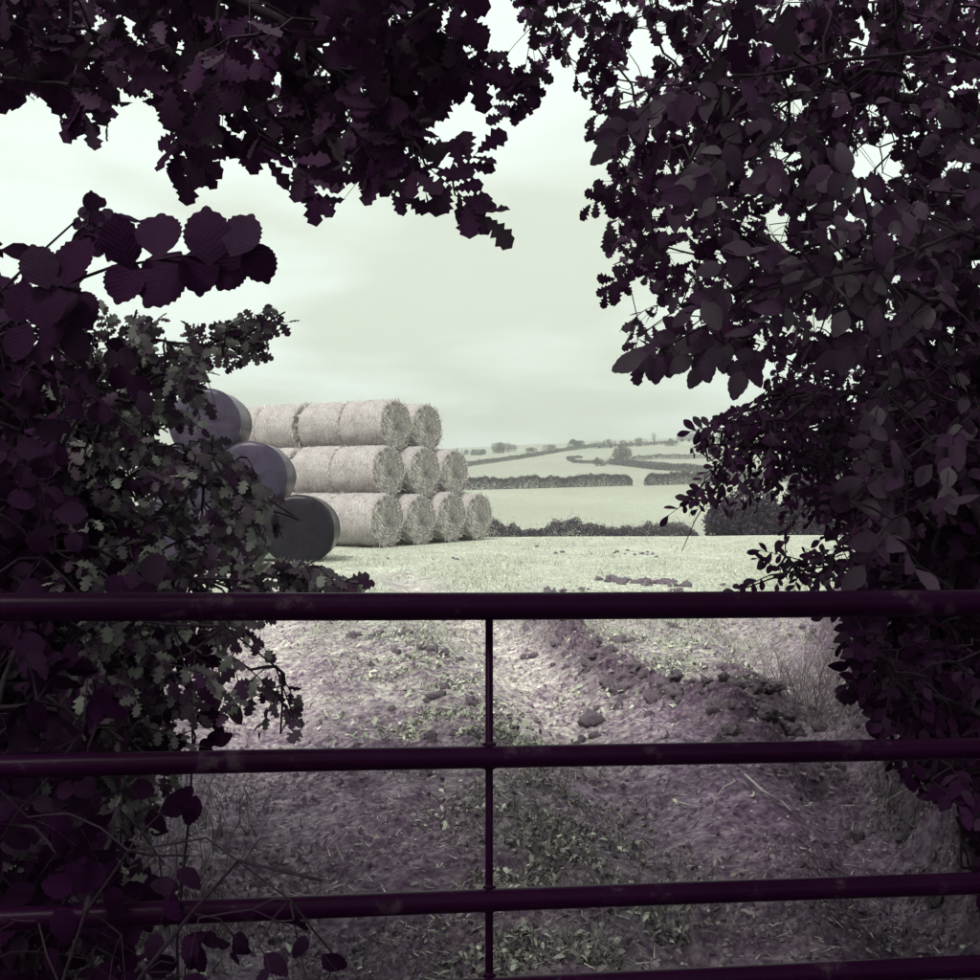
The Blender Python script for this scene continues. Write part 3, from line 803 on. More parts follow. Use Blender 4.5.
for k, (px, w_, h_) in enumerate(((598, 16, 8), (611, 18, 9), (626, 18, 8.5), (640, 17, 9))):
    far_tree(px, 449 - 0.05 * (px - 590), w_, h_, f'{["first", "second", "third", "fourth"][k]} from left of four trees in the skyline row', n=900)
far_tree(654, 446, 9, 15, 'tall narrow tree rising above the skyline row', n=900)
far_tree(672, 446, 18, 8, 'low tree on the skyline beside the pale farmhouse', n=800)
far_tree(706, 446, 28, 20, 'large dark tree on the skyline behind the blackthorn twigs', n=1800)
far_tree(735, 446, 30, 18, 'broad tree at the far right of the skyline', n=1500)
bb = unproj(748, 536, 46.0); bz = hz(bb[0], bb[1])
far_tree(0, 0, 92, 70, 'dense rounded purple grey bush beyond the brow behind the blackthorn', n=9000, mat='far_hedge', name='bush', cat='bush', base=(bb[0], 46.0, bz), lumps=30, group='bushes beyond the brow')
bb = unproj(812, 538, 44.0)
far_tree(0, 0, 96, 76, 'dense dark bush beyond the brow, mostly behind the right hand hedge', n=8000, mat='far_hedge', name='bush', cat='bush', base=(bb[0], 44.0, hz(bb[0], 44.0)), lumps=30, group='bushes beyond the brow')

def farmhouse(px, py, wm, dm, hm, rh, rot, label):
    b_ = ground_at(px, py, lo=100)
    t = thing('farmhouse', label, 'house', tuple(b_), rot, 'farm buildings on the skyline')
    x, y = wm / 2, dm / 2
    V = np.array([(-x, -y, -1), (x, -y, -1), (x, y, -1), (-x, y, -1), (-x, -y, hm), (x, -y, hm), (x, y, hm), (-x, y, hm), (-x, 0, hm + rh - .1), (x, 0, hm + rh - .1)], float)
    obj('wall', mesh_np('wall', V, [np.array([(0, 1, 5, 4), (2, 3, 7, 6)]), np.array([(1, 2, 6, 9, 5), (3, 0, 4, 8, 7)])], M['render']), t)
    e = 0.4
    R_ = np.array([(-x - e, -y - e, hm - .2), (x + e, -y - e, hm - .2), (x + e, 0, hm + rh), (-x - e, 0, hm + rh), (x + e, y + e, hm - .2), (-x - e, y + e, hm - .2)], float)
    R2 = R_ + np.array([0, 0, .2])
    rf = obj('roof', mesh_np('roof', np.concatenate([R_, R2]), [np.array([(3, 2, 1, 0), (5, 4, 2, 3), (6, 7, 8, 9), (9, 8, 10, 11), (0, 1, 7, 6), (4, 5, 11, 10), (1, 2, 8, 7), (2, 4, 10, 8), (3, 0, 6, 9), (5, 3, 9, 11)])], M['slate']), t)
    cx = x - 1.0
    bx_ = lambda x0, x1, y0, y1, z0, z1, m: mesh_np('b', np.array([(x0, y0, z0), (x1, y0, z0), (x1, y1, z0), (x0, y1, z0), (x0, y0, z1), (x1, y0, z1), (x1, y1, z1), (x0, y1, z1)], float),
        [np.array([(0, 3, 2, 1), (4, 5, 6, 7), (0, 1, 5, 4), (1, 2, 6, 5), (2, 3, 7, 6), (3, 0, 4, 7)])], m)
    obj('chimney', bx_(cx - .4, cx + .4, -.4, .4, hm + rh * .5, hm + rh + 1.0, M['render']), rf)
    for wx in np.arange(-x + 1.4, x - .8, 2.6):
        obj('window', bx_(wx - .5, wx + .5, -y - .05, -y + .1, 1.2, 2.5, M['pane']), t)
farmhouse(507, 452, 7, 5, 1.6, 1.4, 0.2, 'small pale farm building beside the spreading skyline tree')
farmhouse(690, 445, 9, 6, 2.4, 1.8, -0.15, 'pale farmhouse on the skyline left of the large dark tree')

# ------------------------------------------------------------------ hedgerow plants round the gateway
SKY = [(-5, 105), (50, 99), (62, 132), (108, 132), (122, 98), (150, 88), (165, 110), (150, 150), (172, 187), (200, 187), (214, 148), (240, 165), (262, 174), (292, 209),
       (322, 210), (340, 182), (352, 168), (375, 208), (422, 216), (432, 190), (455, 224), (490, 235), (505, 205), (487, 145), (466, 140), (455, 158),
       (432, 152), (425, 124), (450, 108), (478, 95), (514, 76), (486, 40), (468, -5), (514, -5), (510, 18), (528, 38), (541, 60), (513, 82), (496, 108),
       (503, 127), (530, 120), (550, 84), (570, 85), (590, 95), (598, 102), (588, 116), (588, 132), (602, 150), (611, 180), (583, 198), (595, 217), (606, 217),
       (599, 250), (605, 285), (626, 330), (630, 367), (640, 374), (665, 381), (690, 367), (735, 382), (760, 374), (778, 358), (762, 398), (720, 410), (692, 440),
       (684, 470), (690, 488), (668, 508), (672, 550), (690, 552), (735, 520), (760, 510), (752, 545), (730, 590), (728, 640), (800, 634), (838, 690), (872, 745), (905, 790), (960, 810), (990, 985), (345, 985),
       (342, 930), (322, 850), (265, 880), (190, 800), (205, 745), (300, 755), (302, 690), (250, 630), (375, 592), (372, 580), (330, 572), (318, 560), (275, 560), (258, 545), (300, 525), (298, 505), (262, 480),
       (232, 440), (240, 425), (205, 405), (205, 382), (262, 352), (292, 318), (272, 302), (225, 322), (170, 322), (172, 300), (130, 310), (105, 306),
       (112, 285), (275, 278), (270, 212), (210, 203), (118, 206), (92, 200), (66, 228), (22, 240), (-5, 268)]
HOLES = [(95, 30, 9, 6), (60, 68, 7, 6), (250, 20, 6, 5), (330, 30, 6, 8), (420, 45, 7, 5), (385, 100, 10, 7), (280, 110, 8, 8), (130, 75, 10, 10), (30, 60, 6, 5), (620, 60, 6, 5), (700, 20, 8, 6), (850, 60, 7, 6), (840, 20, 6, 5), (955, 60, 6, 7), (735, 160, 6, 6), (650, 215, 7, 6), (930, 215, 7, 6), (860, 250, 6, 8), (835, 320, 6, 5), (790, 104, 19, 13), (872, 162, 34, 17), (782, 155, 18, 9), (906, 92, 10, 20), (911, 25, 11, 7), (776, 226, 14, 16), (682, 254, 17, 12),
         (692, 311, 24, 10), (895, 238, 7, 9), (956, 163, 14, 6), (771, 316, 11, 12), (664, 32, 5, 12), (752, 35, 6, 7), (788, 6, 10, 8), (722, 0, 14, 5),
         (938, 345, 15, 6), (162, 68, 9, 10), (180, 48, 10, 7), (218, 43, 5, 5), (203, 63, 8, 7), (225, 72, 5, 8), (10, 9, 8, 5), (155, 25, 5, 9), (295, 63, 8, 6), (355, 85, 14, 6)]

_gx, _gy = np.meshgrid(np.arange(-60, 1060), np.arange(-60, 1060))
OPEN = in_poly(_gx, _gy, SKY)
for (cx, cy, rx, ry) in HOLES:
    OPEN |= ((_gx - cx) / rx) ** 2 + ((_gy - cy) / ry) ** 2 < 1

def open_mask(P):
    """True where a leaf centre would stand in the open gap between the plants (kept clear by gateway traffic and light)."""
    y = np.maximum(P[:, 1], 0.05)
    px = 490 + P[:, 0] / y * F; py = 490 - (P[:, 2] - EYE) / y * F
    ix = np.clip(px, -60, 1059).astype(int) + 60; iy = np.clip(py, -60, 1059).astype(int) + 60
    return OPEN[iy, ix] & (P[:, 1] > 0.3), px, py

def pin(x, y, poly):
    ins = False; x1, y1 = poly[-1]
    for x2, y2 in poly:
        if (y1 > y) != (y2 > y) and x < (x2 - x1) * (y - y1) / (y2 - y1) + x1: ins = not ins
        x1, y1 = x2, y2
    return ins

class Plant:
    def __init__(s, name, label, cat, root, species, size, group=None, low=None):
        s.root = np.array(root, float); s.species = species; s.size = size; s.low = low or species
        s.t = thing(name, label, cat, tuple(s.root), 0, group)
        s.limbs = []; s.tw = []; s.lp = []; s.ld = []; s.ln = []; s.ls = []; s.lk = []
    def limb(s, pts, r0):
        P = np.array(pts, float)
        # subdivide with a little wander
        n = max(6, int(np.linalg.norm(np.diff(P, axis=0), axis=1).sum() / 0.12))
        c_ = np.concatenate([[0], np.cumsum(np.linalg.norm(np.diff(P, axis=0), axis=1))])
        u = np.linspace(0, c_[-1], n)
        Q_ = np.stack([np.interp(u, c_, P[:, k]) for k in range(3)], -1)
        wob = np.cumsum(RNG.normal(0, 0.006, Q_.shape), axis=0); wob -= np.linspace(0, 1, n)[:, None] * wob[-1]
        s.limbs.append((Q_ + wob, r0))
    def twig(s, p, d, ln, nl, sz, nrm, rosette=False, spread=0.9, droop=0.25, keep=False, k=0):
        d = d / np.linalg.norm(d)
        u = np.linspace(0, 1, 4)[:, None]
        pts = p + d * ln * u + np.array([0, 0, -droop * ln]) * u ** 2
        tang = pts[-1] - pts[-2]; tang /= np.linalg.norm(tang)
        b_ = np.cross(tang, nrm); b_ /= np.linalg.norm(b_) + 1e-9
        L0 = []
        for i in range(nl):
            f = 1.0 if i == nl - 1 else ((0.72 + 0.28 * RNG.uniform()) if rosette and i > nl * 0.3 else (0.2 + 0.8 * (i + 0.5) / nl))
            q_ = p + d * ln * f + np.array([0, 0, -droop * ln]) * f * f
            sgn = 1 if i % 2 else -1
            an = RNG.normal(spread, 0.25) if i < nl - 1 else RNG.normal(0, 0.2)
            dd = tang * math.cos(an) + b_ * sgn * math.sin(an) + RNG.normal(0, 0.22, 3) + np.array([0, 0, -0.15])
            nn = nrm + RNG.normal(0, 0.38, 3)
            L0.append((q_, dd / np.linalg.norm(dd), nn, sz * RNG.uniform(0.7, 1.15), f))
        cen = np.array([l[0] + l[1] * l[3] * 0.55 for l in L0])
        if not keep:
            m, px, py = open_mask(cen)
            L0 = [l for l, mm in zip(L0, m) if not mm]
            if len(L0) < max(1, nl * 0.35): return
        u = u * max(l[4] for l in L0)
        s.tw.append((p, p + d * ln * u + np.array([0, 0, -droop * ln]) * u ** 2, 0))
        for l in L0:
            s.lp.append(l[0]); s.ld.append(l[1]); s.ln.append(l[2]); s.ls.append(l[3]); s.lk.append(k)
    def fill_px(s, poly, dep, n, nl, ln, sz=None, face=(0, -0.6, 0.5), out=None, rosette=False, spread=0.9, droop=0.25):
        lo = np.min(poly, 0).astype(float); hi = np.max(poly, 0).astype(float)
        got = 0; tries = 0
        while got < n and tries < n * 30:
            tries += 1
            q_ = RNG.uniform(lo, hi)
            if not pin(q_[0], q_[1], poly): continue
            y = RNG.uniform(*dep)
            p = unproj(q_[0], q_[1], y)
            if p[2] < 0.06: continue
            d = rdir(1, out if out is not None else (0, 0, -0.2))[0]
            nn = np.array(face) + RNG.normal(0, 0.35, 3); nn /= np.linalg.norm(nn)
            s.twig(p, d, RNG.uniform(.7, 1.3) * ln, nl, (sz or s.size), nn, rosette, spread, droop)
            got += 1
    def fill_box(s, lo, hi, n, nl, ln, sz):
        """crown outside the picture: coarser leaves, still on twigs"""
        for _ in range(n):
            p = RNG.uniform(lo, hi)
            if math.hypot(p[0], p[1]) < 0.75 and p[2] < 2.6: continue
            y = max(p[1], .05); px = 490 + p[0] / y * F; py = 490 - (p[2] - EYE) / y * F
            if p[1] > 0.2 and -60 < px < 1040 and py > -40: continue
            nn = np.array([0, 0, 1]) + RNG.normal(0, 0.5, 3)
            s.twig(p, rdir(1, (0, 0, -0.2))[0], ln * RNG.uniform(.7, 1.3), nl, sz, nn / np.linalg.norm(nn), k=1)
    def spray(s, px0, py0, px1, py1, dep, nl, sz=None, face=(0, -1, 0.15), bow=-8, dep1=None):
        a_ = unproj(px0, py0, dep); b_ = unproj(px1, py1, dep1 or dep)
        nn = np.array(face, float) + RNG.normal(0, 0.12, 3); nn /= np.linalg.norm(nn)
        s.twig(a_, b_ - a_, np.linalg.norm(b_ - a_), nl, (sz or s.size), nn, spread=1.05, droop=0.06, keep=True)
    def leaf_px(s, px, py, dep, ang, size, tilt=0.15):
        p = unproj(px, py, dep)
        d = np.array([math.cos(ang), RNG.normal(0, tilt), math.sin(ang)]); d /= np.linalg.norm(d)
        nn = np.array([0, -1, 0.1]) + RNG.normal(0, 0.13, 3)
        s.lp.append(p - d * size * 0.5); s.ld.append(d); s.ln.append(nn); s.ls.append(size); s.lk.append(0)
    def build(s, mat, max_parts=300, leaf_name='leaf', rscale=1.0):
        root = s.root
        # skeleton: limb nodes first, then every twig joins the nearest node that already carries it
        nodes = []; par = []; limb_of = []
        for li, (Q_, r0) in enumerate(s.limbs):
            for i, q_ in enumerate(Q_):
                nodes.append(q_); par.append(len(nodes) - 2 if i else -1); limb_of.append(li)
        nb_ = len(nodes)
        tp = np.array([t_[0] for t_ in s.tw]) if s.tw else np.zeros((0, 3))
        n = len(tp)
        N_ = np.array(nodes)
        best = np.full(n, 1e9); bp = np.zeros(n, int)
        for i0 in range(0, nb_, 200):
            dd = np.linalg.norm(tp[:, None] - N_[None, i0:i0 + 200], axis=2)
            k = dd.argmin(1); v = dd[np.arange(n), k]; m = v < best
            best[m] = v[m]; bp[m] = k[m] + i0
        path = np.zeros(n); todo = np.ones(n, bool); pos = list(nodes)
        cost = best.copy(); direct = best.copy()
        for _ in range(n):
            i = np.where(todo, cost, 1e9).argmin()
            todo[i] = False
            plen = cost[i]
            pos.append(tp[i]); par.append(int(bp[i])); limb_of.append(limb_of[bp[i]])
            me_i = len(pos) - 1
            dd = np.linalg.norm(tp - tp[i], axis=1)
            c2 = dd + 0.45 * plen
            m = todo & (c2 < cost)
            cost[m] = c2[m]; bp[m] = me_i
            s.tw[i] = (s.tw[i][0], s.tw[i][1], limb_of[-1])
        load = np.zeros(len(pos)); load[nb_:] = 1
        for i in range(len(pos) - 1, -1, -1):
            if par[i] >= 0: load[par[i]] += load[i]
        paths = {}
        for i in range(nb_, len(pos)):
            a_ = pos[par[i]]; b_ = pos[i]
            r1 = (0.0013 + 0.0011 * math.sqrt(load[i])) * rscale
            dl = np.linalg.norm(b_ - a_)
            mid = (a_ + b_) / 2 + RNG.normal(0, 0.05, 3) * dl + np.array([0, 0, 0.05 * dl])
            ra = min(r1 * 1.25, 0.02)
            paths.setdefault(limb_of[i], []).append((np.array([a_, mid, b_]) - root, [ra, min(r1 * 1.1, 0.02), r1]))
        for (p, pts, li) in s.tw:
            paths.setdefault(li, []).append((pts - root, [0.0016 * rscale, 0.0014 * rscale, 0.0011 * rscale, 0.0006 * rscale]))
        for li, (Q_, r0) in enumerate(s.limbs):
            rr = r0 * np.linspace(1, 0.25 if li else 0.45, len(Q_))
            o = obj('trunk' if li == 0 else 'branch', tubes_mesh([(Q_ - root, rr)], 10 if li == 0 else 7, M['bark'], 'limb'), s.t)
            if li in paths:
                tag(obj('twigs', tubes_mesh(paths[li], 4, M['bark'], 'twigs', caps=False), o), kind='stuff')
        # leaves: the largest in view one by one, the rest as one mass
        P = np.array(s.lp); D = np.array(s.ld); N = np.array(s.ln); S = np.array(s.ls); K = np.array(s.lk)
        y = np.maximum(P[:, 1], 0.05); px = 490 + P[:, 0] / y * F; py = 490 - (P[:, 2] - EYE) / y * F
        vis = (px > -10) & (px < 990) & (py > -10) & (py < 990) & (P[:, 1] > 0.3) & (K == 0)
        score = np.where(vis, S / y, -1)
        order = np.argsort(-score)
        pick = [i for i in order[:max_parts] if vis[i]]
        rest = np.ones(len(P), bool); rest[pick] = False
        tm = T[s.species]; meshes = []
        for (V0, Q0, uv0) in tm:
            meshes.append(mesh_np(leaf_name, V0, [Q0], mat, uv=uv0))
        A_, D_, N_ = frames(D, N)
        from mathutils import Matrix
        for i in pick:
            o = bpy.data.objects.new(leaf_name, meshes[i % len(meshes)])
            COL.objects.link(o); o.parent = s.t
            R_ = Matrix(((A_[i][0], D_[i][0], N_[i][0], 0), (A_[i][1], D_[i][1], N_[i][1], 0), (A_[i][2], D_[i][2], N_[i][2], 0), (0, 0, 0, 1)))
            o.matrix_basis = Matrix.Translation(P[i] - root) @ R_ @ Matrix.Scale(float(S[i]), 4)
        for kk, tms in ((0, T[s.species]), (1, T[s.low])):
            for v in range(len(tms)):
                m = rest & (K == kk) & (np.arange(len(P)) % len(tms) == v)
                if m.sum():
                    tag(obj('foliage', bulk_leaves('foliage', P[m] - root, D[m], N[m], S[m], tms[v], mat), s.t), kind='stuff')
        return s.t

def gp(x, y): return (x, y, hz(x, y) - 0.02)

# oak over the left of the gateway
p = Plant('oak_tree', 'oak with lobed leaves overhanging the top left of the gateway', 'tree', gp(-3.6, 3.4), 'oak', 0.095, 'oaks arching over the gateway', low='oak_low')
p.limb([gp(-3.6, 3.4), (-3.5, 3.3, 1.4), (-3.2, 3.2, 2.6), (-2.8, 3.0, 3.6), (-2.2, 2.6, 4.6)], 0.22)
p.limb([(-3.2, 3.2, 2.6), (-2.2, 3.1, 2.95), (-1.2, 3.0, 2.95), (-0.6, 2.95, 2.72), (-0.25, 2.9, 2.35)], 0.045)
p.limb([(-2.8, 3.0, 3.6), (-1.6, 3.3, 3.5), (-0.6, 3.4, 3.25), (0.0, 3.3, 2.95)], 0.05)
p.limb([(-2.8, 3.0, 3.6), (-1.8, 1.5, 3.9), (-0.6, 0, 4.0), (0, -1.5, 4.0)], 0.06)
TL = [(-40, -60), (500, -60), (480, 0), (500, 45), (480, 80), (425, 115), (415, 150), (330, 150), (215, 130), (160, 75), (120, 85), (90, 105), (-40, 95)]
p.fill_px(TL, (2.5, 4.0), 165, 8, 0.16, rosette=True, face=(0, -0.7, -0.3))
p.fill_px([(-40, -60), (470, -60), (470, 60), (380, 110), (240, 90), (120, 60), (-40, 80)], (3.2, 4.6), 90, 8, 0.2, rosette=True, face=(0, -0.7, 0.3))
for (x0, y0, x1, y1, d, n) in ((70, 85, 88, 118, 2.6, 7), (178, 118, 180, 160, 2.6, 8), (196, 130, 190, 168, 2.7, 6), (285, 150, 318, 192, 2.6, 7), (345, 120, 392, 188, 2.5, 8),
                               (370, 110, 405, 190, 2.55, 6), (425, 165, 470, 200, 2.5, 8), (455, 195, 485, 215, 2.5, 6), (455, 175, 478, 150, 2.55, 5), (255, 125, 265, 155, 2.6, 6), (440, 60, 500, 68, 3.2, 8), (395, 110, 420, 135, 3.1, 6)):
    p.spray(x0, y0, x1, y1, d, n, 0.085)
p.fill_px([(380, 100), (420, 140), (430, 160), (470, 200), (440, 180), (400, 140)], (2.5, 2.7), 5, 5, 0.1, rosette=True)
p.fill_box((-4.5, -2.2, 2.9), (0.4, 3.6, 4.6), 900, 8, 0.3, 0.16)  # unseen crown overhead, added and thickened to shade the near ground
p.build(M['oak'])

# oak over the right
p = Plant('oak_tree', 'oak with dense dark crown filling the top right of the gateway', 'tree', gp(3.9, 5.2), 'oak', 0.085, 'oaks arching over the gateway', low='oak_low')
p.limb([gp(3.9, 5.2), (3.8, 5.2, 1.5), (3.5, 5.1, 2.8), (3.0, 4.9, 4.2), (2.6, 4.7, 5.2)], 0.25)
p.limb([(3.5, 5.1, 2.8), (2.6, 4.9, 3.1), (1.6, 4.7, 3.2), (0.8, 4.5, 3.0), (0.4, 4.4, 2.85)], 0.06)
p.limb([(3.6, 5.1, 2.3), (2.6, 4.6, 2.4), (1.5, 4.4, 2.3), (0.8, 4.4, 2.15)], 0.05)
p.limb([(3.0, 4.9, 4.2), (1.8, 3.0, 4.2), (0.9, 0.8, 4.2), (0.6, -1.2, 4.1)], 0.07)
TR = [(515, -60), (1030, -60), (1030, 420), (900, 400), (780, 350), (700, 340), (640, 330), (615, 280), (608, 220), (612, 170), (600, 130), (606, 100), (580, 70), (545, 55), (525, 20)]
p.fill_px(TR, (3.6, 5.6), 650, 8, 0.2, rosette=True, face=(0, -0.6, 0.2))
p.fill_px([(800, -40), (1030, -40), (1030, 420), (900, 400), (820, 300)], (3.6, 5.6), 90, 8, 0.2, rosette=True, face=(0, -0.6, 0.2))
for (x0, y0, x1, y1, d, n) in ((545, 60, 515, 100, 3.8, 8), (540, 75, 505, 112, 3.8, 6), (530, 40, 520, 100, 3.8, 6), (620, 190, 590, 203, 3.9, 6), (612, 100, 594, 118, 3.9, 5), (620, 270, 606, 292, 3.9, 6), (640, 330, 632, 362, 3.8, 6)):
    p.spray(x0, y0, x1, y1, d, n, 0.08)
p.fill_box((0.2, -2.2, 2.9), (4.8, 4.2, 5.0), 950, 8, 0.3, 0.16)  # unseen right half of the overhead crown, also there for its shade
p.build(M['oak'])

# hazel on the left, big toothed leaves held out over the field
p = Plant('hazel_shrub', 'hazel with large round toothed leaves held against the sky on the left', 'shrub', gp(-1.75, 2.35), 'hazel', 0.075, 'hazels in the gateway hedge')
p.limb([gp(-1.75, 2.35), (-1.5, 2.3, 0.8), (-1.25, 2.15, 1.4), (-0.95, 1.95, 1.72)], 0.03)
p.limb([(-1.25, 2.15, 1.4), unproj(0, 330, 1.85), unproj(60, 285, 1.8), unproj(100, 270, 1.75), unproj(180, 254, 1.72), unproj(262, 252, 1.7)], 0.006)
p.limb([(-1.25, 2.15, 1.4), unproj(-10, 300, 1.9), unproj(60, 240, 1.85), unproj(92, 206, 1.85)], 0.006)
for (x, y, a, s_) in ((120, 238, 95, .078), (160, 232, 100, .080), (207, 231, 85, .078), (243, 231, 75, .072), (124, 285, 265, .074), (158, 280, 255, .086), (199, 274, 265, .070), (229, 272, 250, .070), (259, 264, 300, .060)):
    p.leaf_px(x, y, 1.7 + RNG.uniform(-.04, .04), math.radians(a + RNG.normal(0, 9)), s_ * RNG.uniform(0.96, 1.1), 0.16)
for (x, y, a, s_) in ((38, 263, 110, .070), (78, 258, 70, .085), (40, 305, 200, .08), (82, 312, 300, .075), (62, 292, 95, .075), (15, 300, 160, .08), (50, 335, 230, .06), (20, 345, 250, .065), (75, 345, 300, .06)):
    p.leaf_px(x, y, 1.8 + RNG.uniform(-.05, .05), math.radians(a), s_)
for (x0, y0, x1, y1) in ((75, 235, 97, 203), (70, 250, 100, 222), (88, 225, 105, 245)):
    p.spray(x0, y0, x1, y1, 1.85, 6, 0.032)
p.fill_px([(-30, 290), (60, 270), (105, 330), (90, 420), (60, 520), (-30, 560)], (1.9, 2.6), 40, 6, 0.2, 0.05, face=(0, -1, 0.2))
p.fill_px([(-30, 520), (70, 500), (110, 620), (100, 760), (-30, 800)], (2.0, 2.7), 26, 6, 0.2, 0.052, face=(0, -1, 0.3))
p.build(M['hazel'])

# hawthorn left of the bales
p = Plant('hawthorn_bush', 'hawthorn with small lobed leaves in front of the wrapped bales', 'bush', gp(-1.55, 2.95), 'haw', 0.036, 'thorn bushes in the gateway hedge')
p.limb([gp(-1.55, 2.95), (-1.4, 2.9, 0.7), (-1.15, 2.85, 1.2), (-1.0, 2.8, 1.6)], 0.04)
p.limb([(-1.15, 2.85, 1.2), unproj(120, 400, 2.7), unproj(180, 355, 2.6), unproj(240, 335, 2.55), unproj(285, 312, 2.5)], 0.008)
p.limb([(-1.15, 2.85, 1.2), unproj(130, 470, 2.6), unproj(190, 468, 2.5), unproj(235, 480, 2.45), unproj(275, 505, 2.4), unproj(300, 520, 2.4)], 0.008)
p.limb([(-1.4, 2.9, 0.7), unproj(150, 560, 2.4), unproj(230, 580, 2.3), unproj(310, 570, 2.25), unproj(368, 588, 2.2)], 0.007)
p.limb([(-1.4, 2.9, 0.7), unproj(130, 615, 2.3), unproj(230, 625, 2.2), unproj(280, 665, 2.2), unproj(295, 720, 2.2)], 0.006)
p.fill_px([(100, 345), (160, 325), (240, 335), (275, 312), (262, 345), (205, 375), (165, 400), (140, 430), (90, 460), (50, 420)], (2.3, 3.0), 105, 9, 0.12, face=(0, -0.7, 0.4), out=(0.5, 0, 0.1))
p.fill_px([(40, 400), (130, 400), (150, 440), (150, 520), (200, 530), (258, 565), (250, 600), (60, 600)], (2.3, 3.1), 125, 9, 0.13, face=(0, -0.6, 0.6), out=(0.4, 0, 0.1))
p.fill_px([(150, 440), (225, 430), (275, 490), (300, 520), (240, 520), (150, 530)], (2.3, 2.5), 40, 7, 0.08, face=(0, -0.6, 0.5), out=(0.4, 0, -0.5))
p.fill_px([(250, 565), (310, 563), (372, 583), (370, 592), (250, 600)], (2.1, 2.35), 34, 7, 0.07, face=(0, -0.6, 0.5), out=(0.6, 0, 0))
p.fill_px([(150, 600), (290, 622), (285, 660), (298, 730), (270, 740), (245, 660), (170, 690)], (2.1, 2.4), 24, 7, 0.1, face=(0, -0.6, 0.5), out=(0.4, 0, -0.5))
p.fill_px([(60, 600), (160, 610), (150, 780), (100, 900), (60, 850)], (2.2, 3.0), 100, 9, 0.14, face=(0, -0.6, 0.6))
for (x0, y0, x1, y1) in ((225, 345, 288, 318), (235, 350, 262, 352), (205, 345, 262, 308)):
    p.spray(x0, y0, x1, y1, 2.5, 11, 0.034)
p.build(M['haw'])

# dark hedge mass at the left edge
p = Plant('hedge_bush', 'dark shaded hedge bush at the left edge beside the gate', 'bush', gp(-2.1, 2.9), 'hedge', 0.06, 'dark bushes of the gateway hedge')
p.limb([gp(-2.1, 2.9), (-2.05, 2.9, 0.7), (-1.9, 2.9, 1.4), (-1.7, 2.8, 2.0)], 0.05)
p.limb([(-2.05, 2.9, 0.7), (-1.5, 2.7, 0.9), (-1.1, 2.6, 0.9)], 0.02)
p.limb([(-2.05, 2.9, 0.4), (-1.5, 2.7, 0.4), (-1.1, 2.6, 0.3)], 0.02)
p.fill_px([(-80, 260), (40, 300), (100, 380), (115, 480), (125, 560), (150, 640), (135, 760), (110, 1000), (-80, 1000)], (2.5, 3.6), 560, 9, 0.18, face=(0, -0.6, 0.5))
p.fill_px([(-80, 330), (90, 420), (140, 560), (140, 640), (-80, 1000)], (3.4, 4.6), 260, 9, 0.25, 0.09, face=(0, -0.6, 0.5))
p.fill_box((-4.2, 0.2, 0.1), (-1.45, 5.5, 2.9), 700, 8, 0.25, 0.11)
p.build(M['hedge'])

# bramble climbing through the lower left of the gate
p = Plant('bramble', 'bramble with drooping leaves climbing through the lower left of the gate', 'bramble', gp(-0.95, 1.75), 'bramble', 0.05, 'brambles by the gate')
p.limb([gp(-0.95, 1.75), (-0.8, 1.7, 0.3), (-0.55, 1.6, 0.62), unproj(250, 850, 1.5), unproj(320, 880, 1.45)], 0.005)
p.limb([(-0.8, 1.7, 0.3), unproj(100, 860, 1.6), unproj(190, 830, 1.55), unproj(290, 900, 1.5)], 0.004)
p.fill_px([(180, 850), (300, 850), (335, 900), (340, 990), (150, 990)], (1.4, 1.7), 12, 4, 0.12, 0.042, face=(0, -0.8, 0.4), droop=0.5)
p.fill_px([(-30, 760), (180, 800), (180, 900), (150, 990), (-30, 990)], (1.6, 2.2), 34, 5, 0.14, face=(0, -0.8, 0.4), droop=0.5)
p.fill_px([(20, 640), (120, 630), (130, 740), (20, 740)], (1.7, 2.1), 6, 5, 0.14, face=(0, -0.8, 0.4), droop=0.5)
p.build(M['bramble'], rscale=0.55)

p = Plant('bramble_shoot', 'single upright leafy shoot rising left of the gate strut', 'bramble', gp(-0.72, 2.45), 'bramble', 0.04, 'brambles by the gate')
p.limb([gp(-0.72, 2.45), unproj(185, 850, 2.4), unproj(194, 760, 2.35), unproj(192, 700, 2.35), unproj(172, 625, 2.3)], 0.004)
for (x0, y0, x1, y1) in ((190, 690, 160, 715), (192, 700, 215, 720), (193, 730, 150, 745), (194, 745, 215, 742), (188, 670, 205, 650), (180, 640, 210, 655)):
    p.spray(x0, y0, x1, y1, 2.35, 4, 0.045)
p.build(M['bramble'])

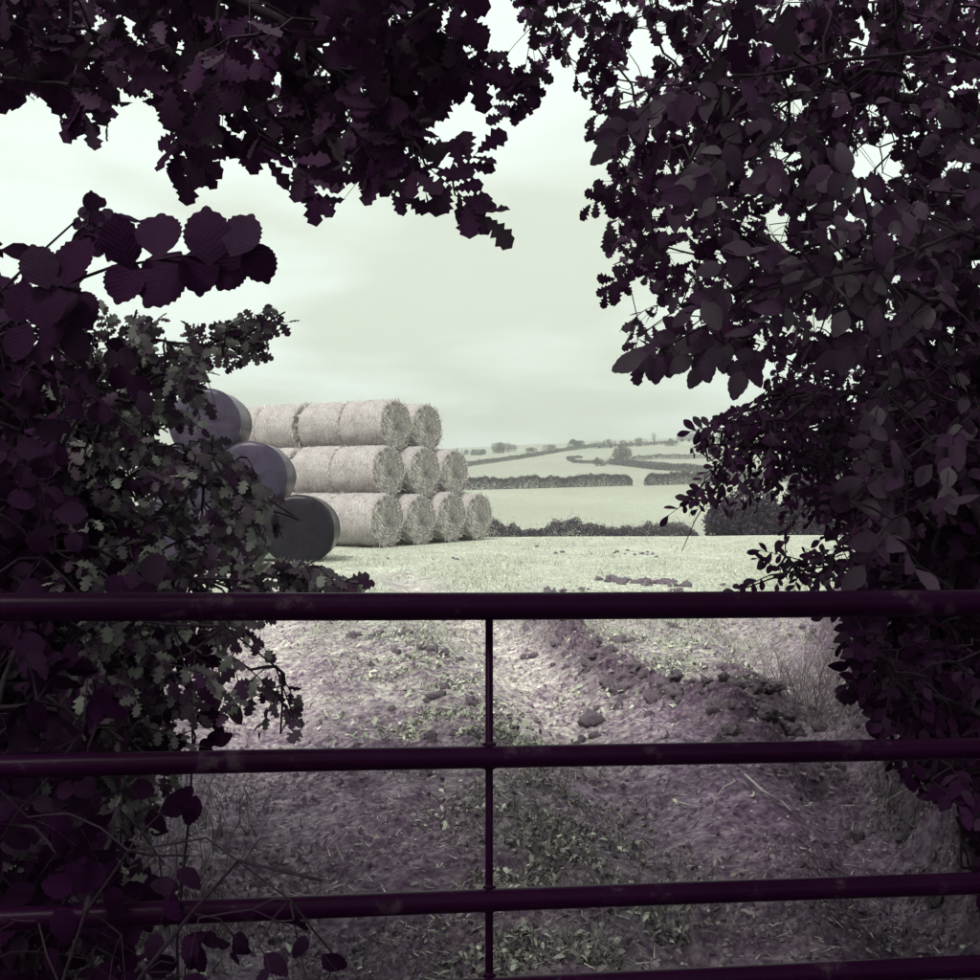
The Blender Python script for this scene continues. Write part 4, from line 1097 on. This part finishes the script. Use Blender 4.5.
# elm sucker on the right, larger oval leaves in front of the oak
p = Plant('elm_shrub', 'elm with oval leaves hanging in sprays on the right', 'shrub', gp(2.0, 2.7), 'elm', 0.054, 'elms in the gateway hedge')
p.limb([gp(2.0, 2.7), (1.95, 2.7, 0.9), (1.8, 2.65, 1.7), (1.5, 2.6, 2.3), (1.3, 2.6, 2.7)], 0.04)
p.limb([(1.5, 2.6, 2.3), unproj(960, 50, 2.5), unproj(820, 70, 2.5), unproj(700, 90, 2.5), unproj(620, 130, 2.5)], 0.008)
p.limb([(1.8, 2.65, 1.7), unproj(960, 230, 2.5), unproj(860, 270, 2.4), unproj(760, 290, 2.4), unproj(660, 350, 2.4)], 0.008)
p.limb([(1.85, 2.65, 1.4), unproj(950, 430, 2.4), unproj(880, 480, 2.3), unproj(850, 500, 2.3)], 0.007)
for (x0, y0, x1, y1, n) in ((760, 75, 690, 105, 7), (700, 85, 640, 120, 7), (650, 105, 612, 140, 7), (740, 130, 690, 190, 7), (710, 150, 690, 195, 6), (790, 240, 720, 262, 8), (740, 285, 690, 310, 7),
                            (700, 320, 655, 355, 8), (735, 335, 700, 365, 6), (760, 345, 742, 370, 6), (800, 300, 750, 330, 7), (860, 180, 830, 165, 5), (850, 265, 800, 280, 7), (900, 330, 840, 350, 8), (940, 300, 890, 330, 8), (665, 355, 640, 358, 5), (725, 345, 690, 355, 6)):
    p.spray(x0, y0, x1, y1, RNG.uniform(2.3, 2.5), n, 0.060)
p.fill_px([(790, 200), (1010, 180), (1010, 480), (880, 440), (820, 380), (780, 300)], (2.3, 2.9), 50, 6, 0.2, face=(0, -0.9, 0.3))
p.fill_px([(620, 130), (760, 60), (1000, 40), (1000, 200), (760, 200)], (2.5, 3.1), 26, 6, 0.2, face=(0, -0.9, 0.3))
p.fill_px([(850, 480), (900, 470), (905, 530), (860, 540)], (2.2, 2.4), 7, 5, 0.12, 0.06, face=(0, -0.9, 0.3))
p.build(M['elm'])

# blackthorn right of the view
p = Plant('blackthorn_bush', 'blackthorn with small oval leaves reaching in front of the far bush', 'bush', gp(1.75, 3.1), 'thorn', 0.029, 'thorn bushes in the gateway hedge')
p.limb([gp(1.75, 3.1), (1.7, 3.1, 0.6), (1.6, 3.0, 1.1), (1.45, 2.9, 1.5)], 0.035)
p.limb([(1.6, 3.0, 1.1), unproj(940, 480, 2.9), unproj(850, 450, 2.8), unproj(770, 440, 2.75), unproj(705, 445, 2.7)], 0.008)
p.limb([(1.6, 3.0, 1.1), unproj(920, 430, 2.9), unproj(840, 390, 2.8), unproj(770, 400, 2.75), unproj(720, 425, 2.7)], 0.008)
p.limb([unproj(770, 440, 2.75), unproj(725, 462, 2.7), unproj(700, 512, 2.68), unproj(682, 551, 2.66)], 0.0035)
p.limb([(1.65, 3.05, 0.8), unproj(930, 570, 2.8), unproj(850, 565, 2.7), unproj(790, 570, 2.65), unproj(740, 590, 2.6)], 0.007)
p.fill_px([(700, 425), (740, 412), (800, 385), (860, 400), (860, 520), (800, 480), (760, 470), (715, 472), (692, 465)], (2.5, 3.1), 130, 9, 0.12, face=(0, -0.7, 0.4), out=(-0.4, 0, 0))
p.fill_px([(760, 400), (800, 365), (900, 380), (920, 540), (870, 540), (810, 480)], (2.6, 3.3), 130, 9, 0.12, face=(0, -0.7, 0.4), out=(-0.4, 0, 0))
p.fill_px([(760, 575), (800, 545), (860, 540), (880, 600), (800, 595)], (2.5, 2.9), 26, 8, 0.1, face=(0, -0.7, 0.4), out=(-0.5, 0, 0.2))
for (x0, y0, x1, y1) in ((722, 478, 668, 512), (715, 490, 690, 500), (770, 575, 735, 590), (800, 560, 760, 548), (720, 425, 690, 430), (760, 415, 720, 418)):
    p.spray(x0, y0, x1, y1, 2.68, 7, 0.036)
p.build(M['thorn'])

# dark hedge mass at the right edge
p = Plant('hedge_bush', 'dark shaded hedge bush at the right edge above the muddy bank', 'bush', gp(2.5, 3.5), 'hedge', 0.055, 'dark bushes of the gateway hedge')
p.limb([gp(2.5, 3.5), (2.4, 3.5, 0.8), (2.2, 3.4, 1.5), (2.0, 3.3, 2.2)], 0.05)
p.limb([(2.4, 3.5, 0.8), (1.8, 3.4, 1.0), (1.4, 3.3, 1.0)], 0.02)
p.limb([(2.4, 3.5, 0.5), (1.9, 3.4, 0.5), (1.6, 3.3, 0.45)], 0.02)
p.fill_px([(1060, 330), (910, 360), (880, 440), (870, 520), (880, 590), (870, 620), (890, 680), (910, 740), (1060, 760)], (3.0, 4.2), 560, 9, 0.18, face=(0, -0.6, 0.5))
p.fill_px([(1060, 300), (920, 380), (880, 560), (900, 700), (1060, 700)], (3.8, 5.0), 230, 9, 0.25, 0.085, face=(0, -0.6, 0.5))
p.fill_px([(850, 640), (885, 740), (930, 800), (960, 900), (1060, 960), (1060, 640)], (2.5, 3.4), 260, 8, 0.14, 0.04, face=(0, -0.6, 0.5))
p.fill_box((1.6, 0.2, 0.3), (4.4, 6.0, 3.0), 700, 8, 0.25, 0.11)
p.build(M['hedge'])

# unseen hedge added behind the camera to keep light off gate and leaves
p = Plant('light_block_hedge', 'unseen tall dark hedge added behind the camera to block light', 'hedge', gp(0, -4.0), 'hedge', 0.11, 'dark bushes of the gateway hedge')
p.limb([gp(0, -4), (0.1, -4, 1.2), (0, -3.9, 1.8), (0.1, -3.8, 2.3)], 0.08)
p.limb([(0.1, -4, 1.0), (-1.5, -4, 1.6), (-3.5, -3.9, 2.0)], 0.04)
p.limb([(0.1, -4, 1.0), (1.5, -4, 1.6), (3.5, -3.9, 2.0)], 0.04)
p.fill_box((-5, -4.6, 0.0), (5, -3.6, 2.3), 800, 8, 0.35, 0.16)
p.fill_box((-5, -4, 0.0), (-3.2, 0.5, 2.6), 300, 8, 0.35, 0.16)
p.fill_box((3.2, -4, 0.0), (5, 0.5, 2.6), 300, 8, 0.35, 0.16)
p.build(M['hedge'])

# ------------------------------------------------------------------ ground cover
def scatter(n, lo, hi, dens):
    """dens(x,y)->0..1; y spread evenly in picture height so near ground gets detail"""
    P = []
    while len(P) < n:
        m = n * 2
        y = 1.0 / RNG.uniform(1 / hi, 1 / lo, m)
        x = RNG.uniform(-0.56, 0.56, m) * y * 1.0
        k = RNG.uniform(size=m) < dens(x, y)
        P += list(zip(x[k], y[k]))
        if m == 0: break
    P = np.array(P[:n]); return np.column_stack([P, height(P[:, 0], P[:, 1])])

def trk(x, y): return np.maximum(np.exp(-(polydist(x, y, TRACK_L) / 0.42) ** 2), np.exp(-(polydist(x, y, TRACK_R) / 0.38) ** 2))
def d_field(x, y):
    cl = fbm(x * 0.9, y * 0.45, 3, 91)
    return np.clip(sstep(8.5, 13, y) * (1 - 0.8 * trk(x, y) * (y < 17)) * sstep(0.25, 0.7, cl), 0.0, 1) + 0.002
Pg = scatter(26000, 8.5, 31, d_field)
n = len(Pg)
tag(obj('grass', bulk_blades('grass', Pg, rdir(n, (0, 0, 1.6)), rdir(n), RNG.uniform(.008, .02, n), RNG.uniform(.03, .10, n), M['grass'], tri=True)), 'short pale grass and stubble over the near field', 'grass', kind='stuff')

def d_strip(x, y):
    cl = fbm(x * 4, y * 4, 3, 95)
    s_ = np.exp(-(polydist(x, y, STRIP) / (0.24 + 0.03 * y)) ** 2)
    g_ = np.exp(-(((x - 1.35) / 0.75) ** 2 + ((y - 8.9) / 1.6) ** 2))
    g2 = 0.5 * sstep(0, 0.8, -0.9 - x - 0.22 * np.clip(y - 2, 0, 9))
    b2 = 0.7 * sstep(0.2, 0.7, x - bank_x(y))
    return np.clip((s_ * 0.8 + g_ + g2 + b2) * sstep(0.42, 0.62, cl) * (1 - 0.9 * np.exp(-(polydist(x, y, RIDGE) / 0.22) ** 2)), 0, 1) + 0.003
Pw = scatter(10000, 2.6, 13, d_strip)
n = len(Pw)
tag(obj('rough_grass', bulk_blades('rough_grass', Pw, rdir(n, (0, 0, 0.9)), rdir(n), RNG.uniform(.003, .008, n), RNG.uniform(.03, .12, n), M['grass_shade'], tri=True)), 'coarse short grass on the strips between the wheel tracks', 'grass', kind='stuff')
Pw = scatter(11000, 2.6, 12, d_strip); n = len(Pw); Pw[:, 2] += RNG.uniform(0, 0.03, n)
tag(obj('weeds', bulk_leaves('weeds', Pw, rdir(n, (0, 0, 0.15)), rdir(n, (0, 0, 2.2)), RNG.uniform(.012, .038, n), T['thorn'][1], M['weed'])), 'low broad leaved weeds along the middle of the track', 'weeds', kind='stuff')
Pw = scatter(2600, 2.6, 10, lambda x, y: 0.25 + 0.5 * d_strip(x, y)); n = len(Pw); Pw[:, 2] += 0.006
tag(obj('leaf_litter', bulk_leaves('leaf_litter', Pw, rdir(n) * np.array([1, 1, 0.15]), rdir(n, (0, 0, 2.0)), RNG.uniform(.008, .03, n), T['hedge'][0], M['litter'])), 'scattered pale dead leaves lying on the muddy ground', 'leaf litter', kind='stuff')

Pw = scatter(7000, 5.6, 12.5, d_strip); n = len(Pw); Pw[:, 2] += RNG.uniform(0, 0.02, n)
tag(obj('turf_leaves', bulk_leaves('turf_leaves', Pw, rdir(n, (0, 0, 0.3)), rdir(n, (0, 0, 1.8)), RNG.uniform(.02, .055, n), T['thorn'][1], M['grass'])), 'pale clover and grass leaves in the open strips of the track', 'weeds', kind='stuff')

def d_bank(x, y): return np.clip(sstep(0.05, 0.4, x - bank_x(y)) * (1 - sstep(6, 8, y)) * sstep(0.3, 0.6, fbm(x * 3, y * 3, 3, 107)), 0, 1) + 0.0005
Pw = scatter(5200, 2.3, 8, d_bank); n = len(Pw); Pw[:, 2] += RNG.uniform(0, 1, n) ** 2 * 0.28
tag(obj('undergrowth', bulk_leaves('undergrowth', Pw, rdir(n, (0, 0, 0.2)), rdir(n, (0, -0.4, 1.2)), RNG.uniform(.015, .05, n), T['thorn'][1], M['undergrowth'])), 'shaded low weeds covering the right hand bank', 'weeds', kind='stuff')

def tall_grass(n, cx, cy, rx, ry, label, hmax=0.6, mat='grass_shade'):
    a_ = RNG.uniform(0, 2 * math.pi, n); r_ = np.sqrt(RNG.uniform(0, 1, n))
    x = cx + rx * r_ * np.cos(a_); y = cy + ry * r_ * np.sin(a_)
    P = np.column_stack([x, y, height(x, y)])
    tag(obj('tall_grass', bulk_blades('tall_grass', P, rdir(n, (0, 0, 1.7)), rdir(n), RNG.uniform(.003, .007, n), RNG.uniform(.25, 1, n) * hmax, M[mat])), label, 'grass', kind='stuff')
tall_grass(900, 2.45, 7.0, 0.5, 1.6, 'wispy tall grass on top of the right hand bank', 0.55)
tall_grass(500, 2.05, 4.6, 0.3, 0.7, 'shaded grass at the foot of the right hand hedge', 0.3)
tall_grass(420, 2.75, 6.6, 0.4, 1.3, 'thin tall stems beside the right hand hedge below the top rail', 0.9)
tall_grass(600, -1.40, 4.2, 0.45, 0.9, 'coarse grass tufts at the foot of the left hand hedge', 0.2)
tall_grass(260, -0.98, 3.3, 0.22, 0.4, 'small grass tuft under the upright bramble shoot', 0.13)

# crumbs of broken soil and chopped straw trodden into the gateway
Pc = scatter(42000, 2.5, 12, lambda x, y: np.clip(0.12 + 0.9 * sstep(0.45, 0.65, fbm(x * 2.5, y * 2.5, 3, 99)), 0, 1)); n = len(Pc)
sz_ = (0.004 + 0.013 * RNG.uniform(0, 1, n) ** 2.2) * (0.7 + Pc[:, 1] * 0.11)
V0 = np.array([(1, 0, 0), (-.5, .8, 0), (-.5, -.8, 0), (0.1, 0, .9)]); a_ = RNG.uniform(0, 6.28, n)
ca, sa = np.cos(a_)[:, None], np.sin(a_)[:, None]
VV = np.stack([V0[:, 0] * ca - V0[:, 1] * sa, V0[:, 0] * sa + V0[:, 1] * ca, np.broadcast_to(V0[:, 2], (n, 4)) + RNG.uniform(-.3, .1, (n, 4))], -1) * sz_[:, None, None] * RNG.uniform(0.5, 1.5, (n, 4, 1)) + Pc[:, None, :]
fc = (np.array([(0, 1, 3), (1, 2, 3), (2, 0, 3)])[None] + (np.arange(n) * 4)[:, None, None]).reshape(-1, 3)
M['crumb'] = leaf_mat('soil crumb', (0.12, 0.075, 0.125), (0.44, 0.37, 0.42), 0.9, veins=False, spec=0.1)
tag(obj('soil_crumbs', mesh_np('soil_crumbs', VV.reshape(-1, 3), [fc], M['crumb'])), 'loose crumbs of broken soil scattered over the muddy gateway', 'soil', kind='stuff')
Ps = scatter(5000, 2.5, 12, lambda x, y: 0.15 + 0.8 * sstep(0.45, 0.6, fbm(x * 1.8, y * 1.8, 3, 103))); n = len(Ps); Ps[:, 2] += 0.004
tag(obj('chopped_straw', bulk_blades('chopped_straw', Ps, rdir(n) * np.array([1, 1, .12]), rdir(n, (0, 0, 2)), RNG.uniform(.002, .005, n), RNG.uniform(.02, .08, n), M['straw'], tri=True)), 'loose bits of straw trodden into the muddy gateway', 'straw', kind='stuff')

# clods of turned earth along the ridge and loose in the tracks
def clod_mesh(seed):
    nu, nv = 18, 11
    V = [(0, 0, 1)]
    for j in range(1, nv):
        for i in range(nu):
            a_ = 2 * math.pi * i / nu; b_ = math.pi * j / nv
            V.append((math.sin(b_) * math.cos(a_), math.sin(b_) * math.sin(a_), math.cos(b_)))
    V.append((0, 0, -1)); V = np.array(V)
    f1 = fbm(V[:, 0] * 1.6 + V[:, 2] + seed * 5, V[:, 1] * 1.6 - V[:, 2], 2, seed); f2 = fbm(V[:, 0] * 5 + seed, V[:, 1] * 5 + V[:, 2] * 4, 3, seed + 40)
    V = V * (0.35 + 0.8 * f1 + 0.9 * np.abs(f2 - 0.5) * 2)[:, None] * np.array([1.0, 0.75, 0.62])
    Tt = [(0, 1 + i, 1 + (i + 1) % nu) for i in range(nu)]; e = len(V) - 1; b0 = 1 + (nv - 2) * nu
    Tt += [(e, b0 + (i + 1) % nu, b0 + i) for i in range(nu)]
    Qs = [(1 + j * nu + i, 1 + (j + 1) * nu + i, 1 + (j + 1) * nu + (i + 1) % nu, 1 + j * nu + (i + 1) % nu) for j in range(nv - 2) for i in range(nu)]
    return mesh_np('clod', V, [np.array(Tt), np.array(Qs)], M['clod'])
CL = [clod_mesh(s_) for s_ in range(6)]
def clod(x, y, r, k, sink=0.55):
    o = obj('clod', CL[k % 6], ground, (x, y, hz(x, y) + r * 0.62 * (1 - sink) - 0.01), (RNG.uniform(-.4, .4), RNG.uniform(-.4, .4), RNG.uniform(0, 6.3)))
    o.scale = (r, r, r)
k = 0
for (pts, n_, sp_, rr) in ((RIDGE, 90, 0.17, (0.015, 0.08)), (RIDGE2, 60, 0.24, (0.02, 0.09)), (RIDGE[:3], 40, 0.24, (0.02, 0.095)), (RUT[1:4], 24, 0.2, (0.015, 0.05)), (BANK[1:6], 40, 0.16, (0.02, 0.07))):
    for _ in range(n_):
        i = RNG.integers(0, len(pts) - 1); f = RNG.uniform()
        x = pts[i][0] * (1 - f) + pts[i + 1][0] * f + RNG.normal(0, sp_); y = pts[i][1] * (1 - f) + pts[i + 1][1] * f + RNG.normal(0, sp_)
        clod(x, y, RNG.uniform(*rr) * RNG.uniform(0.6, 1), k); k += 1
for (px, py, r, m_, sp_) in ((362, 637, .055, 9, .10), (395, 634, .04, 6, .10), (400, 655, .06, 10, .22), (636, 583, .10, 18, .28), (664, 584, .09, 14, .24), (650, 586, .07, 8, .5), (555, 592, .06, 6, .15), (575, 591, .05, 6, .15),
                    (585, 738, .04, 2, .03), (515, 620, .03, 2, .05), (336, 750, .03, 3, .05), (356, 748, .03, 3, .05), (430, 700, .05, 6, .15), (440, 745, .05, 5, .12), (672, 628, .04, 4, .1), (620, 640, .06, 8, .2),
                    (600, 553, .06, 9, .8), (650, 554, .06, 7, .6), (455, 560, .05, 6, .6), (560, 640, .05, 6, .15)):
    g_ = ground_at(px, py)
    for q_ in range(m_):
        clod(g_[0] + RNG.normal(0, sp_), g_[1] + RNG.normal(0, sp_), r * RNG.uniform(0.5, 1.1), k); k += 1
for _ in range(60):
    y = 1 / RNG.uniform(1 / 10, 1 / 2.8); x = RNG.uniform(-0.3, 0.38) * y
    clod(x, y, RNG.uniform(0.008, 0.028), k); k += 1

def stick(pxs, r, label):
    P = []
    for (px, py) in pxs:
        g_ = ground_at(px, py); P.append(g_ + np.array([0, 0, r + 0.02]))
    P = np.array(P); c_ = P[0].copy()
    n_ = len(P) * 2; u = np.linspace(0, len(P) - 1, n_)
    Q_ = np.stack([np.interp(u, np.arange(len(P)), P[:, a]) for a in range(3)], -1) + RNG.normal(0, 0.0025, (n_, 3))
    return tag(obj('stick', tubes_mesh([(Q_ - c_, np.linspace(r, r * .4, n_))], 6, M['stick'], 'stick'), None, tuple(c_)), label, 'stick', 'fallen sticks')
stick([(745, 782), (765, 800), (782, 808), (792, 818)], 0.007, 'longest pale crooked stick lying in the right hand rut')
stick([(735, 787), (722, 795), (713, 811)], 0.006, 'short pale stick leaning down left of the longest crooked one')
stick([(678, 808), (692, 812), (702, 813)], 0.005, 'small pale stick lying flat in the right wheel track')
stick([(872, 818), (895, 803), (912, 792)], 0.006, 'pale forked stick on the dark bank at the right')
stick([(742, 920), (752, 924), (755, 926)], 0.008, 'tiny pale splinter near the bottom of the gate')

# ------------------------------------------------------------------ haze over the valley
hm = bpy.data.materials.new('valley haze'); hm.use_nodes = True
hm.node_tree.nodes.clear()
ho = hm.node_tree.nodes.new('ShaderNodeOutputMaterial'); hv = hm.node_tree.nodes.new('ShaderNodeVolumePrincipled')
hv.inputs['Color'].default_value = (0.93, 0.97, 0.92, 1); hv.inputs['Density'].default_value = 0.0011; hv.inputs['Anisotropy'].default_value = 0.2
hm.node_tree.links.new(hv.outputs[0], ho.inputs['Volume'])
x0, x1, y0, y1, z0, z1 = -1080, 1080, -420, 960, -12, 62
me = mesh_np('haze', np.array([(x0, y0, z0), (x1, y0, z0), (x1, y1, z0), (x0, y1, z0), (x0, y0, z1), (x1, y0, z1), (x1, y1, z1), (x0, y1, z1)], float),
             [np.array([(0, 3, 2, 1), (4, 5, 6, 7), (0, 1, 5, 4), (1, 2, 6, 5), (2, 3, 7, 6), (3, 0, 4, 7)])], hm)
tag(obj('haze', me), 'pale mist in the air over the valley', 'haze', kind='stuff')
